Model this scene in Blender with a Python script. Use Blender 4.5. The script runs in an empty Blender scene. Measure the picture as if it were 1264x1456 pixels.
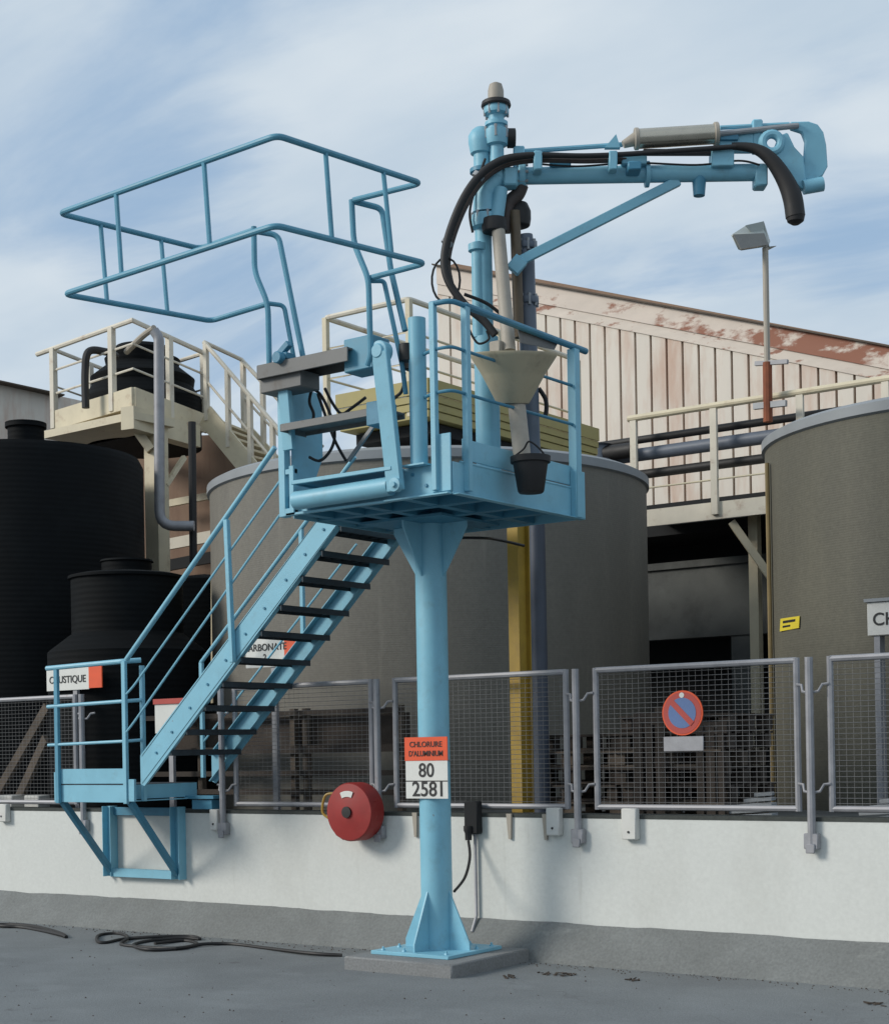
import bpy, bmesh, math, random
from mathutils import Vector, Matrix
random.seed(7)
sc = bpy.context.scene
R = math.radians
V = Vector
# ------------------------------------------------------------------ camera
FPX, HORIZ, ROLL, YAW, EYE = 2242.0, 1063.0, R(1.035), R(35.9), 1.45
_r = V((math.cos(YAW), math.sin(YAW), 0)); FWD = V((-math.sin(YAW), math.cos(YAW), 0)); _u = V((0, 0, 1))
CR = _r*math.cos(ROLL) - _u*math.sin(ROLL); CU = _u*math.cos(ROLL) + _r*math.sin(ROLL)
CAM = V((0, 0, EYE))
cd = bpy.data.cameras.new('camera'); cam = bpy.data.objects.new('camera', cd); sc.collection.objects.link(cam)
m = Matrix((CR, CU, -FWD)).transposed().to_4x4(); m.translation = CAM; cam.matrix_world = m
cd.sensor_fit = 'HORIZONTAL'; cd.sensor_width = 36; cd.lens = FPX/1264*36
cd.shift_y = (HORIZ-728)/1264; cd.clip_end = 2000; cd.clip_start = .1
sc.camera = cam
# ------------------------------------------------------------------ light
SUN = V((-.60, -.68, .47)).normalized()           # towards the sun
sl = bpy.data.lights.new('sun', 'SUN'); sun = bpy.data.objects.new('sun', sl); sc.collection.objects.link(sun)
sl.energy = 2.15; sl.angle = R(18); sl.color = (1, .95, .87)
sun.rotation_euler = (-SUN).to_track_quat('-Z', 'Y').to_euler()
w = bpy.data.worlds.new('World'); sc.world = w; w.use_nodes = True
nt = w.node_tree; N = nt.nodes; N.clear(); LK = nt.links
def wn(t, **k):
    n = N.new(t)
    for a, b in k.items(): setattr(n, a, b)
    return n
out = wn('ShaderNodeOutputWorld'); bg = wn('ShaderNodeBackground'); LK.new(bg.outputs[0], out.inputs[0])
sky = wn('ShaderNodeTexSky', sky_type='NISHITA', sun_disc=False)
sky.sun_elevation = math.asin(SUN.z); sky.sun_rotation = math.atan2(SUN.x, SUN.y); sky.air_density = 1.2; sky.dust_density = 2.0
tc = wn('ShaderNodeTexCoord'); sep = wn('ShaderNodeSeparateXYZ'); LK.new(tc.outputs['Generated'], sep.inputs[0])
zz = wn('ShaderNodeMath', operation='ADD'); zz.inputs[1].default_value = .22; LK.new(sep.outputs[2], zz.inputs[0])
zm = wn('ShaderNodeMath', operation='MAXIMUM'); zm.inputs[1].default_value = .05; LK.new(zz.outputs[0], zm.inputs[0])
dx = wn('ShaderNodeMath', operation='DIVIDE'); dy = wn('ShaderNodeMath', operation='DIVIDE')
LK.new(sep.outputs[0], dx.inputs[0]); LK.new(zm.outputs[0], dx.inputs[1]); LK.new(sep.outputs[1], dy.inputs[0]); LK.new(zm.outputs[0], dy.inputs[1])
cmb = wn('ShaderNodeCombineXYZ'); LK.new(dx.outputs[0], cmb.inputs[0]); LK.new(dy.outputs[0], cmb.inputs[1])
mp = wn('ShaderNodeMapping'); mp.inputs['Rotation'].default_value = (0, 0, R(-4)); mp.inputs['Scale'].default_value = (.95, 1.75, 1); mp.inputs['Location'].default_value = (3.1, 1.4, 0)
LK.new(cmb.outputs[0], mp.inputs[0])
n1 = wn('ShaderNodeTexNoise'); n1.inputs['Scale'].default_value = 1.25; n1.inputs['Detail'].default_value = 9; n1.inputs['Roughness'].default_value = .56; n1.inputs['Distortion'].default_value = .8
LK.new(mp.outputs[0], n1.inputs['Vector'])
r1 = wn('ShaderNodeValToRGB'); r1.color_ramp.elements[0].position = .34; r1.color_ramp.elements[1].position = .56; r1.color_ramp.interpolation = 'EASE'
acc = n1.outputs['Fac']                      # openings and banks: parts of the sky that are clearer or more clouded
def sky_bias(x, y, rad, amt):
    global acc
    d = (V((math.cos(YAW), math.sin(YAW), 0))*((x-632)/FPX) - V((0, 0, 1))*((y-HORIZ)/FPX) + V((-math.sin(YAW), math.cos(YAW), 0))).normalized()
    vd = wn('ShaderNodeVectorMath', operation='DISTANCE'); LK.new(tc.outputs['Generated'], vd.inputs[0]); vd.inputs[1].default_value = d
    mr = wn('ShaderNodeMapRange', interpolation_type='SMOOTHSTEP'); mr.inputs[1].default_value = 0; mr.inputs[2].default_value = rad; mr.inputs[3].default_value = amt; mr.inputs[4].default_value = 0; LK.new(vd.outputs['Value'], mr.inputs[0])
    a = wn('ShaderNodeMath', operation='ADD'); LK.new(acc, a.inputs[0]); LK.new(mr.outputs[0], a.inputs[1]); acc = a.outputs[0]
sky_bias(210, 290, .16, -.11); sky_bias(430, 430, .12, -.08); sky_bias(20, 500, .09, .22); sky_bias(520, 150, .16, .08); sky_bias(900, 330, .2, .08); sky_bias(90, 60, .14, .07); sky_bias(1230, 380, .07, -.1); sky_bias(1150, 60, .12, -.06)
LK.new(acc, r1.inputs[0])
n2 = wn('ShaderNodeTexNoise'); n2.inputs['Scale'].default_value = 2.3; n2.inputs['Detail'].default_value = 8; n2.inputs['Roughness'].default_value = .5
mp2 = wn('ShaderNodeMapping'); mp2.inputs['Location'].default_value = (7.3, 2.2, 5); LK.new(mp.outputs[0], mp2.inputs[0]); LK.new(mp2.outputs[0], n2.inputs['Vector'])
r2 = wn('ShaderNodeValToRGB'); r2.color_ramp.elements[0].position = .33; r2.color_ramp.elements[1].position = .68
r2.color_ramp.elements[0].color = (4.6, 5.55, 6.5, 1); r2.color_ramp.elements[1].color = (6.1, 6.75, 7.3, 1)
LK.new(n2.outputs['Fac'], r2.inputs[0])
SKYMIX = wn('ShaderNodeMix', data_type='RGBA'); SKYMIX.inputs[0].default_value = .85
blue = wn('ShaderNodeRGB'); blue.outputs[0].default_value = (3.1, 4.45, 6.2, 1)
LK.new(sky.outputs[0], SKYMIX.inputs[6]); LK.new(blue.outputs[0], SKYMIX.inputs[7])
mx = wn('ShaderNodeMix', data_type='RGBA'); LK.new(r1.outputs[0], mx.inputs[0]); LK.new(SKYMIX.outputs[2], mx.inputs[6]); LK.new(r2.outputs[0], mx.inputs[7])
LK.new(mx.outputs[2], bg.inputs[0]); bg.inputs[1].default_value = .1
vs = sc.view_settings; vs.view_transform = 'Standard'; vs.look = 'None'; vs.exposure = .18; vs.gamma = 1; vs.use_curve_mapping = False

# ------------------------------------------------------------------ surveying: a sight line met with a known plane, or at a known distance
def ray(x, y): return CR*((x-632)/FPX) - CU*((y-HORIZ)/FPX) + FWD
def at(x, y, ax, v):
    d = ray(x, y); i = 'xyz'.index(ax); return CAM + d*((v-CAM[i])/d[i])
def ad(x, y, d): return CAM + ray(x, y)*d
# ------------------------------------------------------------------ materials
MATS = {}
def mat(name, col, rough=.5, metal=0, var=.12, scale=3.0, bump=0, bscale=40, tint=None, tintamt=0, tscale=2.0, streak=0, spec=.5, edge=(.45, .7)):
    mt = bpy.data.materials.new(name); mt.use_nodes = True; t = mt.node_tree; n = t.nodes; L = t.links
    b = n['Principled BSDF']; b.inputs['Roughness'].default_value = rough; b.inputs['Metallic'].default_value = metal; b.inputs['Specular IOR Level'].default_value = spec
    g = n.new('ShaderNodeNewGeometry'); mpn = n.new('ShaderNodeMapping'); L.new(g.outputs['Position'], mpn.inputs[0])
    if streak: mpn.inputs['Scale'].default_value = (1, 1, 1.0/streak)
    no = n.new('ShaderNodeTexNoise'); no.inputs['Scale'].default_value = scale; no.inputs['Detail'].default_value = 7; no.inputs['Roughness'].default_value = .6
    L.new(mpn.outputs[0], no.inputs['Vector'])
    mr = n.new('ShaderNodeMapRange'); mr.inputs[1].default_value = .25; mr.inputs[2].default_value = .75; mr.inputs[3].default_value = 1-var; mr.inputs[4].default_value = 1+var
    L.new(no.outputs['Fac'], mr.inputs[0])
    mul = n.new('ShaderNodeMix'); mul.data_type = 'RGBA'; mul.blend_type = 'MULTIPLY'; mul.inputs[0].default_value = 1
    mul.inputs[6].default_value = (*col, 1); L.new(mr.outputs[0], mul.inputs[7]); last = mul.outputs[2]
    if tint:
        n3 = n.new('ShaderNodeTexNoise'); n3.inputs['Scale'].default_value = tscale; n3.inputs['Detail'].default_value = 8; n3.inputs['Roughness'].default_value = .65
        L.new(mpn.outputs[0], n3.inputs['Vector'])
        m2 = n.new('ShaderNodeMapRange'); m2.inputs[1].default_value = edge[0]; m2.inputs[2].default_value = edge[1]; m2.inputs[3].default_value = 0; m2.inputs[4].default_value = tintamt
        L.new(n3.outputs['Fac'], m2.inputs[0])
        mi = n.new('ShaderNodeMix'); mi.data_type = 'RGBA'; L.new(m2.outputs[0], mi.inputs[0]); L.new(last, mi.inputs[6]); mi.inputs[7].default_value = (*tint, 1); last = mi.outputs[2]
    L.new(last, b.inputs['Base Color'])
    rr = n.new('ShaderNodeMapRange'); rr.inputs[3].default_value = max(0, rough-.12); rr.inputs[4].default_value = min(1, rough+.12); L.new(no.outputs['Fac'], rr.inputs[0]); L.new(rr.outputs[0], b.inputs['Roughness'])
    if bump:
        nb = n.new('ShaderNodeTexNoise'); nb.inputs['Scale'].default_value = bscale; nb.inputs['Detail'].default_value = 4; L.new(g.outputs['Position'], nb.inputs['Vector'])
        bp = n.new('ShaderNodeBump'); bp.inputs['Strength'].default_value = bump; bp.inputs['Distance'].default_value = .01; L.new(nb.outputs['Fac'], bp.inputs['Height']); L.new(bp.outputs[0], b.inputs['Normal'])
    MATS[name] = mt; return mt
def banded(mt, scale, amt, strength=.3):
    """horizontal winding bands: bump and a faint colour change, on a vessel's shell"""
    t = mt.node_tree; n = t.nodes; L = t.links; b = n['Principled BSDF']
    g = n.new('ShaderNodeNewGeometry'); wv = n.new('ShaderNodeTexWave'); wv.bands_direction = 'Z'; wv.inputs['Scale'].default_value = scale; wv.inputs['Distortion'].default_value = .6; wv.inputs['Detail'].default_value = 3
    L.new(g.outputs['Position'], wv.inputs['Vector'])
    bp = n.new('ShaderNodeBump'); bp.inputs['Strength'].default_value = strength; bp.inputs['Distance'].default_value = .02; L.new(wv.outputs['Fac'], bp.inputs['Height'])
    if b.inputs['Normal'].links: L.new(b.inputs['Normal'].links[0].from_socket, bp.inputs['Normal'])
    L.new(bp.outputs[0], b.inputs['Normal'])
    src = b.inputs['Base Color'].links[0].from_socket
    mr = n.new('ShaderNodeMapRange'); mr.inputs[3].default_value = 1-amt; mr.inputs[4].default_value = 1+amt; L.new(wv.outputs['Fac'], mr.inputs[0])
    mu = n.new('ShaderNodeMix'); mu.data_type = 'RGBA'; mu.blend_type = 'MULTIPLY'; mu.inputs[0].default_value = 1; L.new(src, mu.inputs[6]); L.new(mr.outputs[0], mu.inputs[7]); L.new(mu.outputs[2], b.inputs['Base Color'])
M = MATS
mat('blue_paint', (.205, .465, .585), .48, var=.09, scale=4, bump=.08, bscale=70, tint=(.16, .27, .31), tintamt=.4, tscale=7, edge=(.56, .74))
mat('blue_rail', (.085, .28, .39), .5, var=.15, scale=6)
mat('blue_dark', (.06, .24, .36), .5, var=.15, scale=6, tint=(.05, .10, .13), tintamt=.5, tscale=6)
mat('white_wall', (.63, .64, .605), .8, var=.03, scale=1.2, bump=.15, bscale=30, tint=(.46, .455, .41), tintamt=.4, tscale=1.3, streak=2.5, edge=(.52, .8))
mat('coping', (.05, .055, .05), .9, var=.4, scale=9, bump=.4)
mat('asphalt', (.168, .181, .185), .82, var=.16, scale=1.1, bump=.5, bscale=90, tint=(.115, .122, .128), tintamt=.6, tscale=.8, edge=(.48, .75))
mat('haunch', (.178, .187, .182), .85, var=.14, scale=2, bump=.5, bscale=60, tint=(.135, .14, .135), tintamt=.6, tscale=1.6)
mat('concrete', (.215, .22, .22), .85, var=.15, scale=3, bump=.5, bscale=50, tint=(.13, .13, .125), tintamt=.6, tscale=3)
mat('yard', (.10, .10, .095), .9, var=.3, scale=1.5, bump=.4)
mat('tank_grey', (.168, .157, .132), .72, var=.12, scale=2.2, bump=.12, bscale=120, tint=(.13, .122, .105), tintamt=.7, tscale=1.8, streak=4, edge=(.42, .72)); banded(M['tank_grey'], 14, .025, .05)
mat('tank_olive', (.112, .106, .080), .72, var=.12, scale=2.2, bump=.12, bscale=120, tint=(.085, .082, .066), tintamt=.6, tscale=1.8, streak=4, edge=(.42, .72)); banded(M['tank_olive'], 14, .03, .05)
mat('tank_lip', (.25, .265, .275), .6, var=.1)
mat('black_plastic', (.0042, .0052, .006), .75, var=.3, scale=2, bump=.08, spec=.12); banded(M['black_plastic'], 5, .10, .12)
mat('black_rubber', (.014, .013, .013), .6, var=.3, scale=8)
mat('brown_hose', (.06, .045, .04), .6, var=.3, scale=8)
mat('grey_steel', (.30, .31, .32), .5, metal=.25, var=.15, scale=7)
mat('galv', (.30, .30, .315), .55, metal=.3, var=.18, scale=9)
mat('wire', (.20, .20, .20), .6, metal=.3, var=.2)
mat('drop_grey', (.38, .34, .28), .6, var=.12, scale=6, tint=(.2, .17, .14), tintamt=.5, tscale=6)
mat('cone_grey', (.50, .435, .30), .6, var=.08, scale=4, tint=(.22, .19, .15), tintamt=.5, tscale=4)
mat('silver', (.50, .46, .38), .28, metal=.8, var=.1, scale=8)
mat('tread_grey', (.17, .17, .165), .6, metal=.2, var=.15, scale=8)
mat('tread_dark', (.032, .045, .055), .7, var=.3, scale=8)
mat('cream', (.60, .53, .38), .6, var=.12, scale=3, tint=(.30, .18, .10), tintamt=.5, tscale=5, edge=(.56, .72))
mat('cream_light', (.62, .57, .47), .6, var=.12, scale=3, tint=(.30, .17, .10), tintamt=.55, tscale=5, edge=(.56, .72))
mat('yellow_deck', (.36, .30, .11), .6, var=.15, scale=4, tint=(.28, .24, .08), tintamt=.5, tscale=4)
mat('yellow_post', (.37, .235, .03), .5, var=.15, scale=4, tint=(.2, .12, .03), tintamt=.5, tscale=5)
mat('pipe_dark', (.055, .068, .095), .5, var=.2, scale=4)
mat('drain_brown', (.12, .085, .05), .55, var=.3, scale=7)
mat('ochre', (.20, .145, .06), .6, var=.2)
mat('pipe_bluegrey', (.11, .13, .165), .5, var=.15, scale=5)
mat('red_paint', (.28, .017, .014), .55, var=.15, scale=8)
mat('sign_white', (.66, .66, .62), .5, var=.06, scale=6)
mat('sign_orange', (.72, .085, .02), .5, var=.08, scale=6)
mat('sign_red', (.43, .06, .045), .45, var=.08)
mat('sign_blue', (.10, .17, .35), .45, var=.08)
mat('sign_yellow', (.72, .58, .05), .5, var=.1)
mat('ink', (.02, .02, .02), .6, var=.1)
mat('box_white', (.62, .61, .57), .5, var=.08, scale=8)
mat('wood', (.042, .032, .025), .85, var=.3, scale=5, bump=.4)
mat('wood_pale', (.095, .074, .056), .85, var=.3, scale=5, bump=.4)
mat('shade_and_black', (.012, .013, .014), .9, var=.3)  # near-black: painted-in shade under the decks, also plain black parts
mat('shaded_concrete', (.10, .105, .10), .9, var=.3, scale=1.5, bump=.3, tint=(.03, .03, .03), tintamt=.8, tscale=1.2)  # grey concrete, colour darkened for the shade under the walkway
mat('brown_clad', (.26, .17, .115), .8, var=.25, scale=3, tint=(.13, .07, .05), tintamt=.7, tscale=3, streak=3)
mat('rust', (.24, .075, .035), .85, var=.35, scale=4, bump=.3)
mat('glass', (.20, .20, .19), .25, var=.1)
mat('lamp_grey', (.36, .39, .37), .5, metal=.2, var=.1)
mat('debris', (.055, .042, .032), .95, var=.4, scale=20)
mat('clad', (.67, .61, .53), .65, var=.10, scale=2.2, tint=(.49, .30, .21), tintamt=.85, tscale=2.6, streak=5, edge=(.45, .72))
mat('fascia', (.66, .57, .49), .7, var=.12, scale=2, tint=(.27, .095, .05), tintamt=.95, tscale=1.1, streak=.45, edge=(.50, .57))
mat('fascia_low', (.66, .58, .50), .7, var=.12, scale=2, tint=(.27, .095, .05), tintamt=.9, tscale=1.9, streak=.3, edge=(.57, .64))
# fascia: the right-hand run has lost most of its paint: rust takes over eastwards (a stain with its own place on the sheet)
def rust_run(mt, x0, x1):
    t = mt.node_tree; n = t.nodes; L = t.links; g = n.new('ShaderNodeNewGeometry'); s = n.new('ShaderNodeSeparateXYZ'); L.new(g.outputs['Position'], s.inputs[0])
    mr = n.new('ShaderNodeMapRange'); mr.inputs[1].default_value = x0; mr.inputs[2].default_value = x1; mr.inputs[3].default_value = -.11; mr.inputs[4].default_value = .075; L.new(s.outputs[0], mr.inputs[0])
    for nd in n:
        if nd.type == 'TEX_NOISE' and abs(nd.inputs['Scale'].default_value-1.1) < 1e-4:
            lk = nd.outputs['Fac'].links[0]; tgt = lk.to_socket; a = n.new('ShaderNodeMath'); a.operation = 'ADD'; L.new(nd.outputs['Fac'], a.inputs[0]); L.new(mr.outputs[0], a.inputs[1]); L.new(a.outputs[0], tgt); break
rust_run(M['fascia'], -13.5, -8.5)

def speckle(mt, scale, amt):
    t = mt.node_tree; n = t.nodes; L = t.links; b = n['Principled BSDF']; src = b.inputs['Base Color'].links[0].from_socket
    g = n.new('ShaderNodeNewGeometry'); no = n.new('ShaderNodeTexNoise'); no.inputs['Scale'].default_value = scale; no.inputs['Detail'].default_value = 2; L.new(g.outputs['Position'], no.inputs['Vector'])
    mr = n.new('ShaderNodeMapRange'); mr.inputs[1].default_value = .3; mr.inputs[2].default_value = .7; mr.inputs[3].default_value = 1-amt; mr.inputs[4].default_value = 1+amt; L.new(no.outputs['Fac'], mr.inputs[0])
    mu = n.new('ShaderNodeMix'); mu.data_type = 'RGBA'; mu.blend_type = 'MULTIPLY'; mu.inputs[0].default_value = 1; L.new(src, mu.inputs[6]); L.new(mr.outputs[0], mu.inputs[7]); L.new(mu.outputs[2], b.inputs['Base Color'])
def patches(mt, col, scale, lo, hi, amt, stretch=(1, 1, 1), detail=8):
    """worn or stained patches with an outline of their own"""
    t = mt.node_tree; n = t.nodes; L = t.links; b = n['Principled BSDF']; src = b.inputs['Base Color'].links[0].from_socket
    g = n.new('ShaderNodeNewGeometry'); m_ = n.new('ShaderNodeMapping'); m_.inputs['Scale'].default_value = stretch; m_.inputs['Location'].default_value = (scale, 3.1, 1.7); L.new(g.outputs['Position'], m_.inputs[0])
    no = n.new('ShaderNodeTexNoise'); no.inputs['Scale'].default_value = scale; no.inputs['Detail'].default_value = detail; no.inputs['Roughness'].default_value = .65; L.new(m_.outputs[0], no.inputs['Vector'])
    mr = n.new('ShaderNodeMapRange'); mr.inputs[1].default_value = lo; mr.inputs[2].default_value = hi; mr.inputs[4].default_value = amt; L.new(no.outputs['Fac'], mr.inputs[0])
    mi = n.new('ShaderNodeMix'); mi.data_type = 'RGBA'; L.new(mr.outputs[0], mi.inputs[0]); L.new(src, mi.inputs[6]); mi.inputs[7].default_value = (*col, 1); L.new(mi.outputs[2], b.inputs['Base Color'])
def cracks(mt, scale, width, col, amt):
    t = mt.node_tree; n = t.nodes; L = t.links; b = n['Principled BSDF']; src = b.inputs['Base Color'].links[0].from_socket
    g = n.new('ShaderNodeNewGeometry'); nz = n.new('ShaderNodeTexNoise'); nz.inputs['Scale'].default_value = 1.7; nz.inputs['Detail'].default_value = 5; L.new(g.outputs['Position'], nz.inputs['Vector'])
    ad_ = n.new('ShaderNodeMix'); ad_.data_type = 'RGBA'; ad_.inputs[0].default_value = .45; L.new(g.outputs['Position'], ad_.inputs[6]); L.new(nz.outputs['Color'], ad_.inputs[7])
    vo = n.new('ShaderNodeTexVoronoi'); vo.feature = 'DISTANCE_TO_EDGE'; vo.inputs['Scale'].default_value = scale; L.new(ad_.outputs[2], vo.inputs['Vector'])
    mr = n.new('ShaderNodeMapRange'); mr.inputs[1].default_value = 0; mr.inputs[2].default_value = width; mr.inputs[3].default_value = amt; mr.inputs[4].default_value = 0; L.new(vo.outputs['Distance'], mr.inputs[0])
    mi = n.new('ShaderNodeMix'); mi.data_type = 'RGBA'; L.new(mr.outputs[0], mi.inputs[0]); L.new(src, mi.inputs[6]); mi.inputs[7].default_value = (*col, 1); L.new(mi.outputs[2], b.inputs['Base Color'])
speckle(M['asphalt'], 55, .13); speckle(M['haunch'], 45, .12); speckle(M['concrete'], 60, .14); speckle(M['white_wall'], 35, .035)
cracks(M['asphalt'], .30, .0022, (.10, .10, .10), .45)
patches(M['asphalt'], (.20, .215, .22), 1.3, .56, .66, .55, (1, 1.6, 1)); patches(M['asphalt'], (.09, .09, .092), 3.1, .66, .72, .6)
patches(M['haunch'], (.27, .28, .265), 2.4, .62, .70, .6, (.6, 1, 2))
patches(M['white_wall'], (.29, .275, .235), 2.6, .62, .80, .32, (3.5, 1, .35)); patches(M['white_wall'], (.59, .60, .57), .8, .5, .62, .3)
patches(M['blue_paint'], (.17, .085, .045), 17, .70, .76, .7); patches(M['blue_paint'], (.26, .51, .61), 2.2, .52, .66, .3)
patches(M['blue_rail'], (.17, .085, .045), 21, .70, .77, .7)
speckle(M['tank_grey'], 26, .07); speckle(M['tank_olive'], 26, .08); patches(M['tank_olive'], (.15, .14, .105), 2.0, .58, .72, .4, (2.5, 2.5, .25)); patches(M['tank_grey'], (.27, .25, .21), 2.0, .58, .72, .4, (2.5, 2.5, .25))
patches(M['galv'], (.16, .105, .07), 9, .64, .74, .5); patches(M['black_plastic'], (.008, .010, .011), 1.8, .5, .7, .6)
patches(M['red_paint'], (.31, .04, .03), 9, .55, .7, .5); patches(M['sign_white'], (.42, .40, .34), 7, .60, .75, .5); patches(M['sign_orange'], (.50, .14, .07), 9, .58, .72, .5)
patches(M['tread_grey'], (.10, .08, .06), 8, .55, .7, .5); patches(M['cone_grey'], (.24, .19, .13), 5, .58, .7, .45, (2, 2, .6))
# ------------------------------------------------------------------ mesh helpers
ORG = {}
def arc_corner(pts, rad, closed=False, n=5):
    """rounds the corners of a polyline"""
    pts = [V(p) for p in pts]; out_ = []; k = len(pts)
    for i, p in enumerate(pts):
        if not closed and i in (0, k-1): out_.append(p); continue
        a, b = pts[i-1], pts[(i+1) % k]
        da, db = (a-p), (b-p); r = min(rad, da.length*.45, db.length*.45); da.normalize(); db.normalize()
        p0, p1 = p+da*r, p+db*r
        for j in range(n+1):
            t = j/n; out_.append(p0*(1-t)**2 + p*2*t*(1-t) + p1*t*t)
    return out_
def spline(pts, n=8):
    pts = [V(p) for p in pts]; res = []
    for i in range(len(pts)-1):
        p0 = pts[max(i-1, 0)]; p1 = pts[i]; p2 = pts[i+1]; p3 = pts[min(i+2, len(pts)-1)]
        for j in range(n):
            t = j/n; res.append(.5*((2*p1)+(p2-p0)*t+(2*p0-5*p1+4*p2-p3)*t*t+(3*p1-p0-3*p2+p3)*t**3))
    res.append(pts[-1]); return res
class MB:
    def __init__(s): s.bm = bmesh.new()
    def faces(s, verts, fs):
        vs_ = [s.bm.verts.new(v) for v in verts]
        for f in fs:
            try: s.bm.faces.new([vs_[i] for i in f])
            except ValueError: pass
        return s
    def hexa(s, c8): return s.faces(c8, [(0, 3, 2, 1), (4, 5, 6, 7), (0, 1, 5, 4), (1, 2, 6, 5), (2, 3, 7, 6), (3, 0, 4, 7)])
    def bx(s, x0, x1, y0, y1, z0, z1):
        return s.hexa([(x0, y0, z0), (x1, y0, z0), (x1, y1, z0), (x0, y1, z0), (x0, y0, z1), (x1, y0, z1), (x1, y1, z1), (x0, y1, z1)])
    def beam(s, p0, p1, w_, h_, up=(0, 0, 1)):
        p0, p1 = V(p0), V(p1); d = (p1-p0).normalized(); up = V(up)
        if abs(d.dot(up)) > .98: up = V((0, 1, 0))
        sd = d.cross(up).normalized(); u = sd.cross(d); a, b = sd*w_/2, u*h_/2
        return s.hexa([p0-a-b, p0+a-b, p1+a-b, p1-a-b, p0-a+b, p0+a+b, p1+a+b, p1-a+b])
    def tube(s, pts, r, n=10, closed=False, cap=True):
        pts = [V(p) for p in pts]; k = len(pts); rs = r if isinstance(r, (list, tuple)) else [r]*k
        tang = []
        for i in range(k):
            a = pts[i-1] if (i or closed) else pts[0]; b = pts[(i+1) % k] if (i < k-1 or closed) else pts[-1]
            tang.append((b-a).normalized())
        t0 = tang[0]; ref = V((0, 0, 1)) if abs(t0.z) < .9 else V((1, 0, 0)); nrm = t0.cross(ref).normalized(); rings = []
        for i in range(k):
            t = tang[i]; nrm = (nrm - t*nrm.dot(t)).normalized(); bn = t.cross(nrm)
            rings.append([s.bm.verts.new(pts[i]+(nrm*math.cos(2*math.pi*j/n)+bn*math.sin(2*math.pi*j/n))*rs[i]) for j in range(n)])
        for i in range(k if closed else k-1):
            A, B = rings[i], rings[(i+1) % k]
            for j in range(n): s.bm.faces.new((A[j], A[(j+1) % n], B[(j+1) % n], B[j]))
        if cap and not closed: s.bm.faces.new(list(reversed(rings[0]))); s.bm.faces.new(rings[-1])
        return s
    def lathe(s, prof, c=(0, 0, 0), axis=(0, 0, 1), n=32, closed=True):
        c = V(c); ax = V(axis).normalized(); ref = V((1, 0, 0)) if abs(ax.x) < .9 else V((0, 1, 0)); e1 = (ref-ax*ref.dot(ax)).normalized(); e2 = ax.cross(e1); rings = []
        for (r, h) in prof:
            if r < 1e-6: rings.append([s.bm.verts.new(c+ax*h)])
            else: rings.append([s.bm.verts.new(c+ax*h+(e1*math.cos(2*math.pi*j/n)+e2*math.sin(2*math.pi*j/n))*r) for j in range(n)])
        for A, B in zip(rings, rings[1:]):
            for j in range(n):
                q = (j+1) % n
                if len(A) == 1 and len(B) == 1: break
                f = (A[0], B[q], B[j]) if len(A) == 1 else ((A[j], A[q], B[0]) if len(B) == 1 else (A[j], A[q], B[q], B[j]))
                s.bm.faces.new(f)
        if closed:
            if len(rings[0]) > 1: s.bm.faces.new(list(reversed(rings[0])))
            if len(rings[-1]) > 1: s.bm.faces.new(rings[-1])
        return s
    def prism(s, poly, d):
        poly = [V(p) for p in poly]; d = V(d); k = len(poly); A = [s.bm.verts.new(p) for p in poly]; B = [s.bm.verts.new(p+d) for p in poly]
        s.bm.faces.new(A); s.bm.faces.new(list(reversed(B)))
        for i in range(k): s.bm.faces.new((A[i], B[i], B[(i+1) % k], A[(i+1) % k]))
        return s
    def build(s, name, mt, parent=None, org=None, bevel=0, flat=False):
        bmesh.ops.recalc_face_normals(s.bm, faces=s.bm.faces)
        me = bpy.data.meshes.new(name)
        base = ORG.get(parent.name) if parent else None
        o_ = V(org) if org is not None else (base if base is not None else V((0, 0, 0)))
        bmesh.ops.translate(s.bm, verts=s.bm.verts, vec=-o_)
        s.bm.to_mesh(me); s.bm.free()
        me.materials.append(M[mt])
        if not flat:
            for p in me.polygons: p.use_smooth = True
            me.set_sharp_from_angle(angle=R(35))
        o = bpy.data.objects.new(name, me); sc.collection.objects.link(o)
        if parent: o.parent = parent; o.location = o_-base if base is not None else o_
        else: o.location = o_
        ORG[o.name] = o_.copy()
        if bevel:
            b = o.modifiers.new('edge', 'BEVEL'); b.width = bevel; b.segments = 1; b.limit_method = 'ANGLE'; b.angle_limit = R(40)
        return o
def thing(name, label, cat, loc, group=None):
    o = bpy.data.objects.new(name, None); sc.collection.objects.link(o); o.location = V(loc); o.empty_display_size = .2
    ORG[o.name] = V(loc); return tag(o, label, cat, group)
def tag(o, label, cat, group=None):
    o['label'] = label; o['category'] = cat
    if group: o['group'] = group
    return o
def struct(o): o['kind'] = 'structure'; return o
def dup(root, loc, label):
    r = root.copy(); sc.collection.objects.link(r); r.location = V(loc); r['label'] = label; ORG[r.name] = V(loc)
    for ch in list(root.children):
        c = ch.copy(); sc.collection.objects.link(c); c.parent = r
        for g in list(ch.children):
            d = g.copy(); sc.collection.objects.link(d); d.parent = c
    return r
def text(s, size, loc, rt, up, mt, parent, name='lettering', cond=1.0, org=None):
    rt, up = V(rt).normalized(), V(up).normalized(); nn = rt.cross(up)
    cu = bpy.data.curves.new('t', 'FONT'); cu.body = s; cu.size = size; cu.align_x = 'CENTER'; cu.align_y = 'CENTER'; cu.extrude = .0015; cu.offset = size*.012
    o = bpy.data.objects.new('t', cu); sc.collection.objects.link(o)
    dg = bpy.context.evaluated_depsgraph_get(); me = bpy.data.meshes.new_from_object(o.evaluated_get(dg)); bpy.data.objects.remove(o)
    mm = Matrix((rt*cond, up, nn)).transposed().to_4x4(); mm.translation = V(loc)-ORG[parent.name]; me.transform(mm)
    me.materials.clear(); me.materials.append(M[mt]); ob = bpy.data.objects.new(name, me); sc.collection.objects.link(ob); ob.parent = parent; return ob
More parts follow.
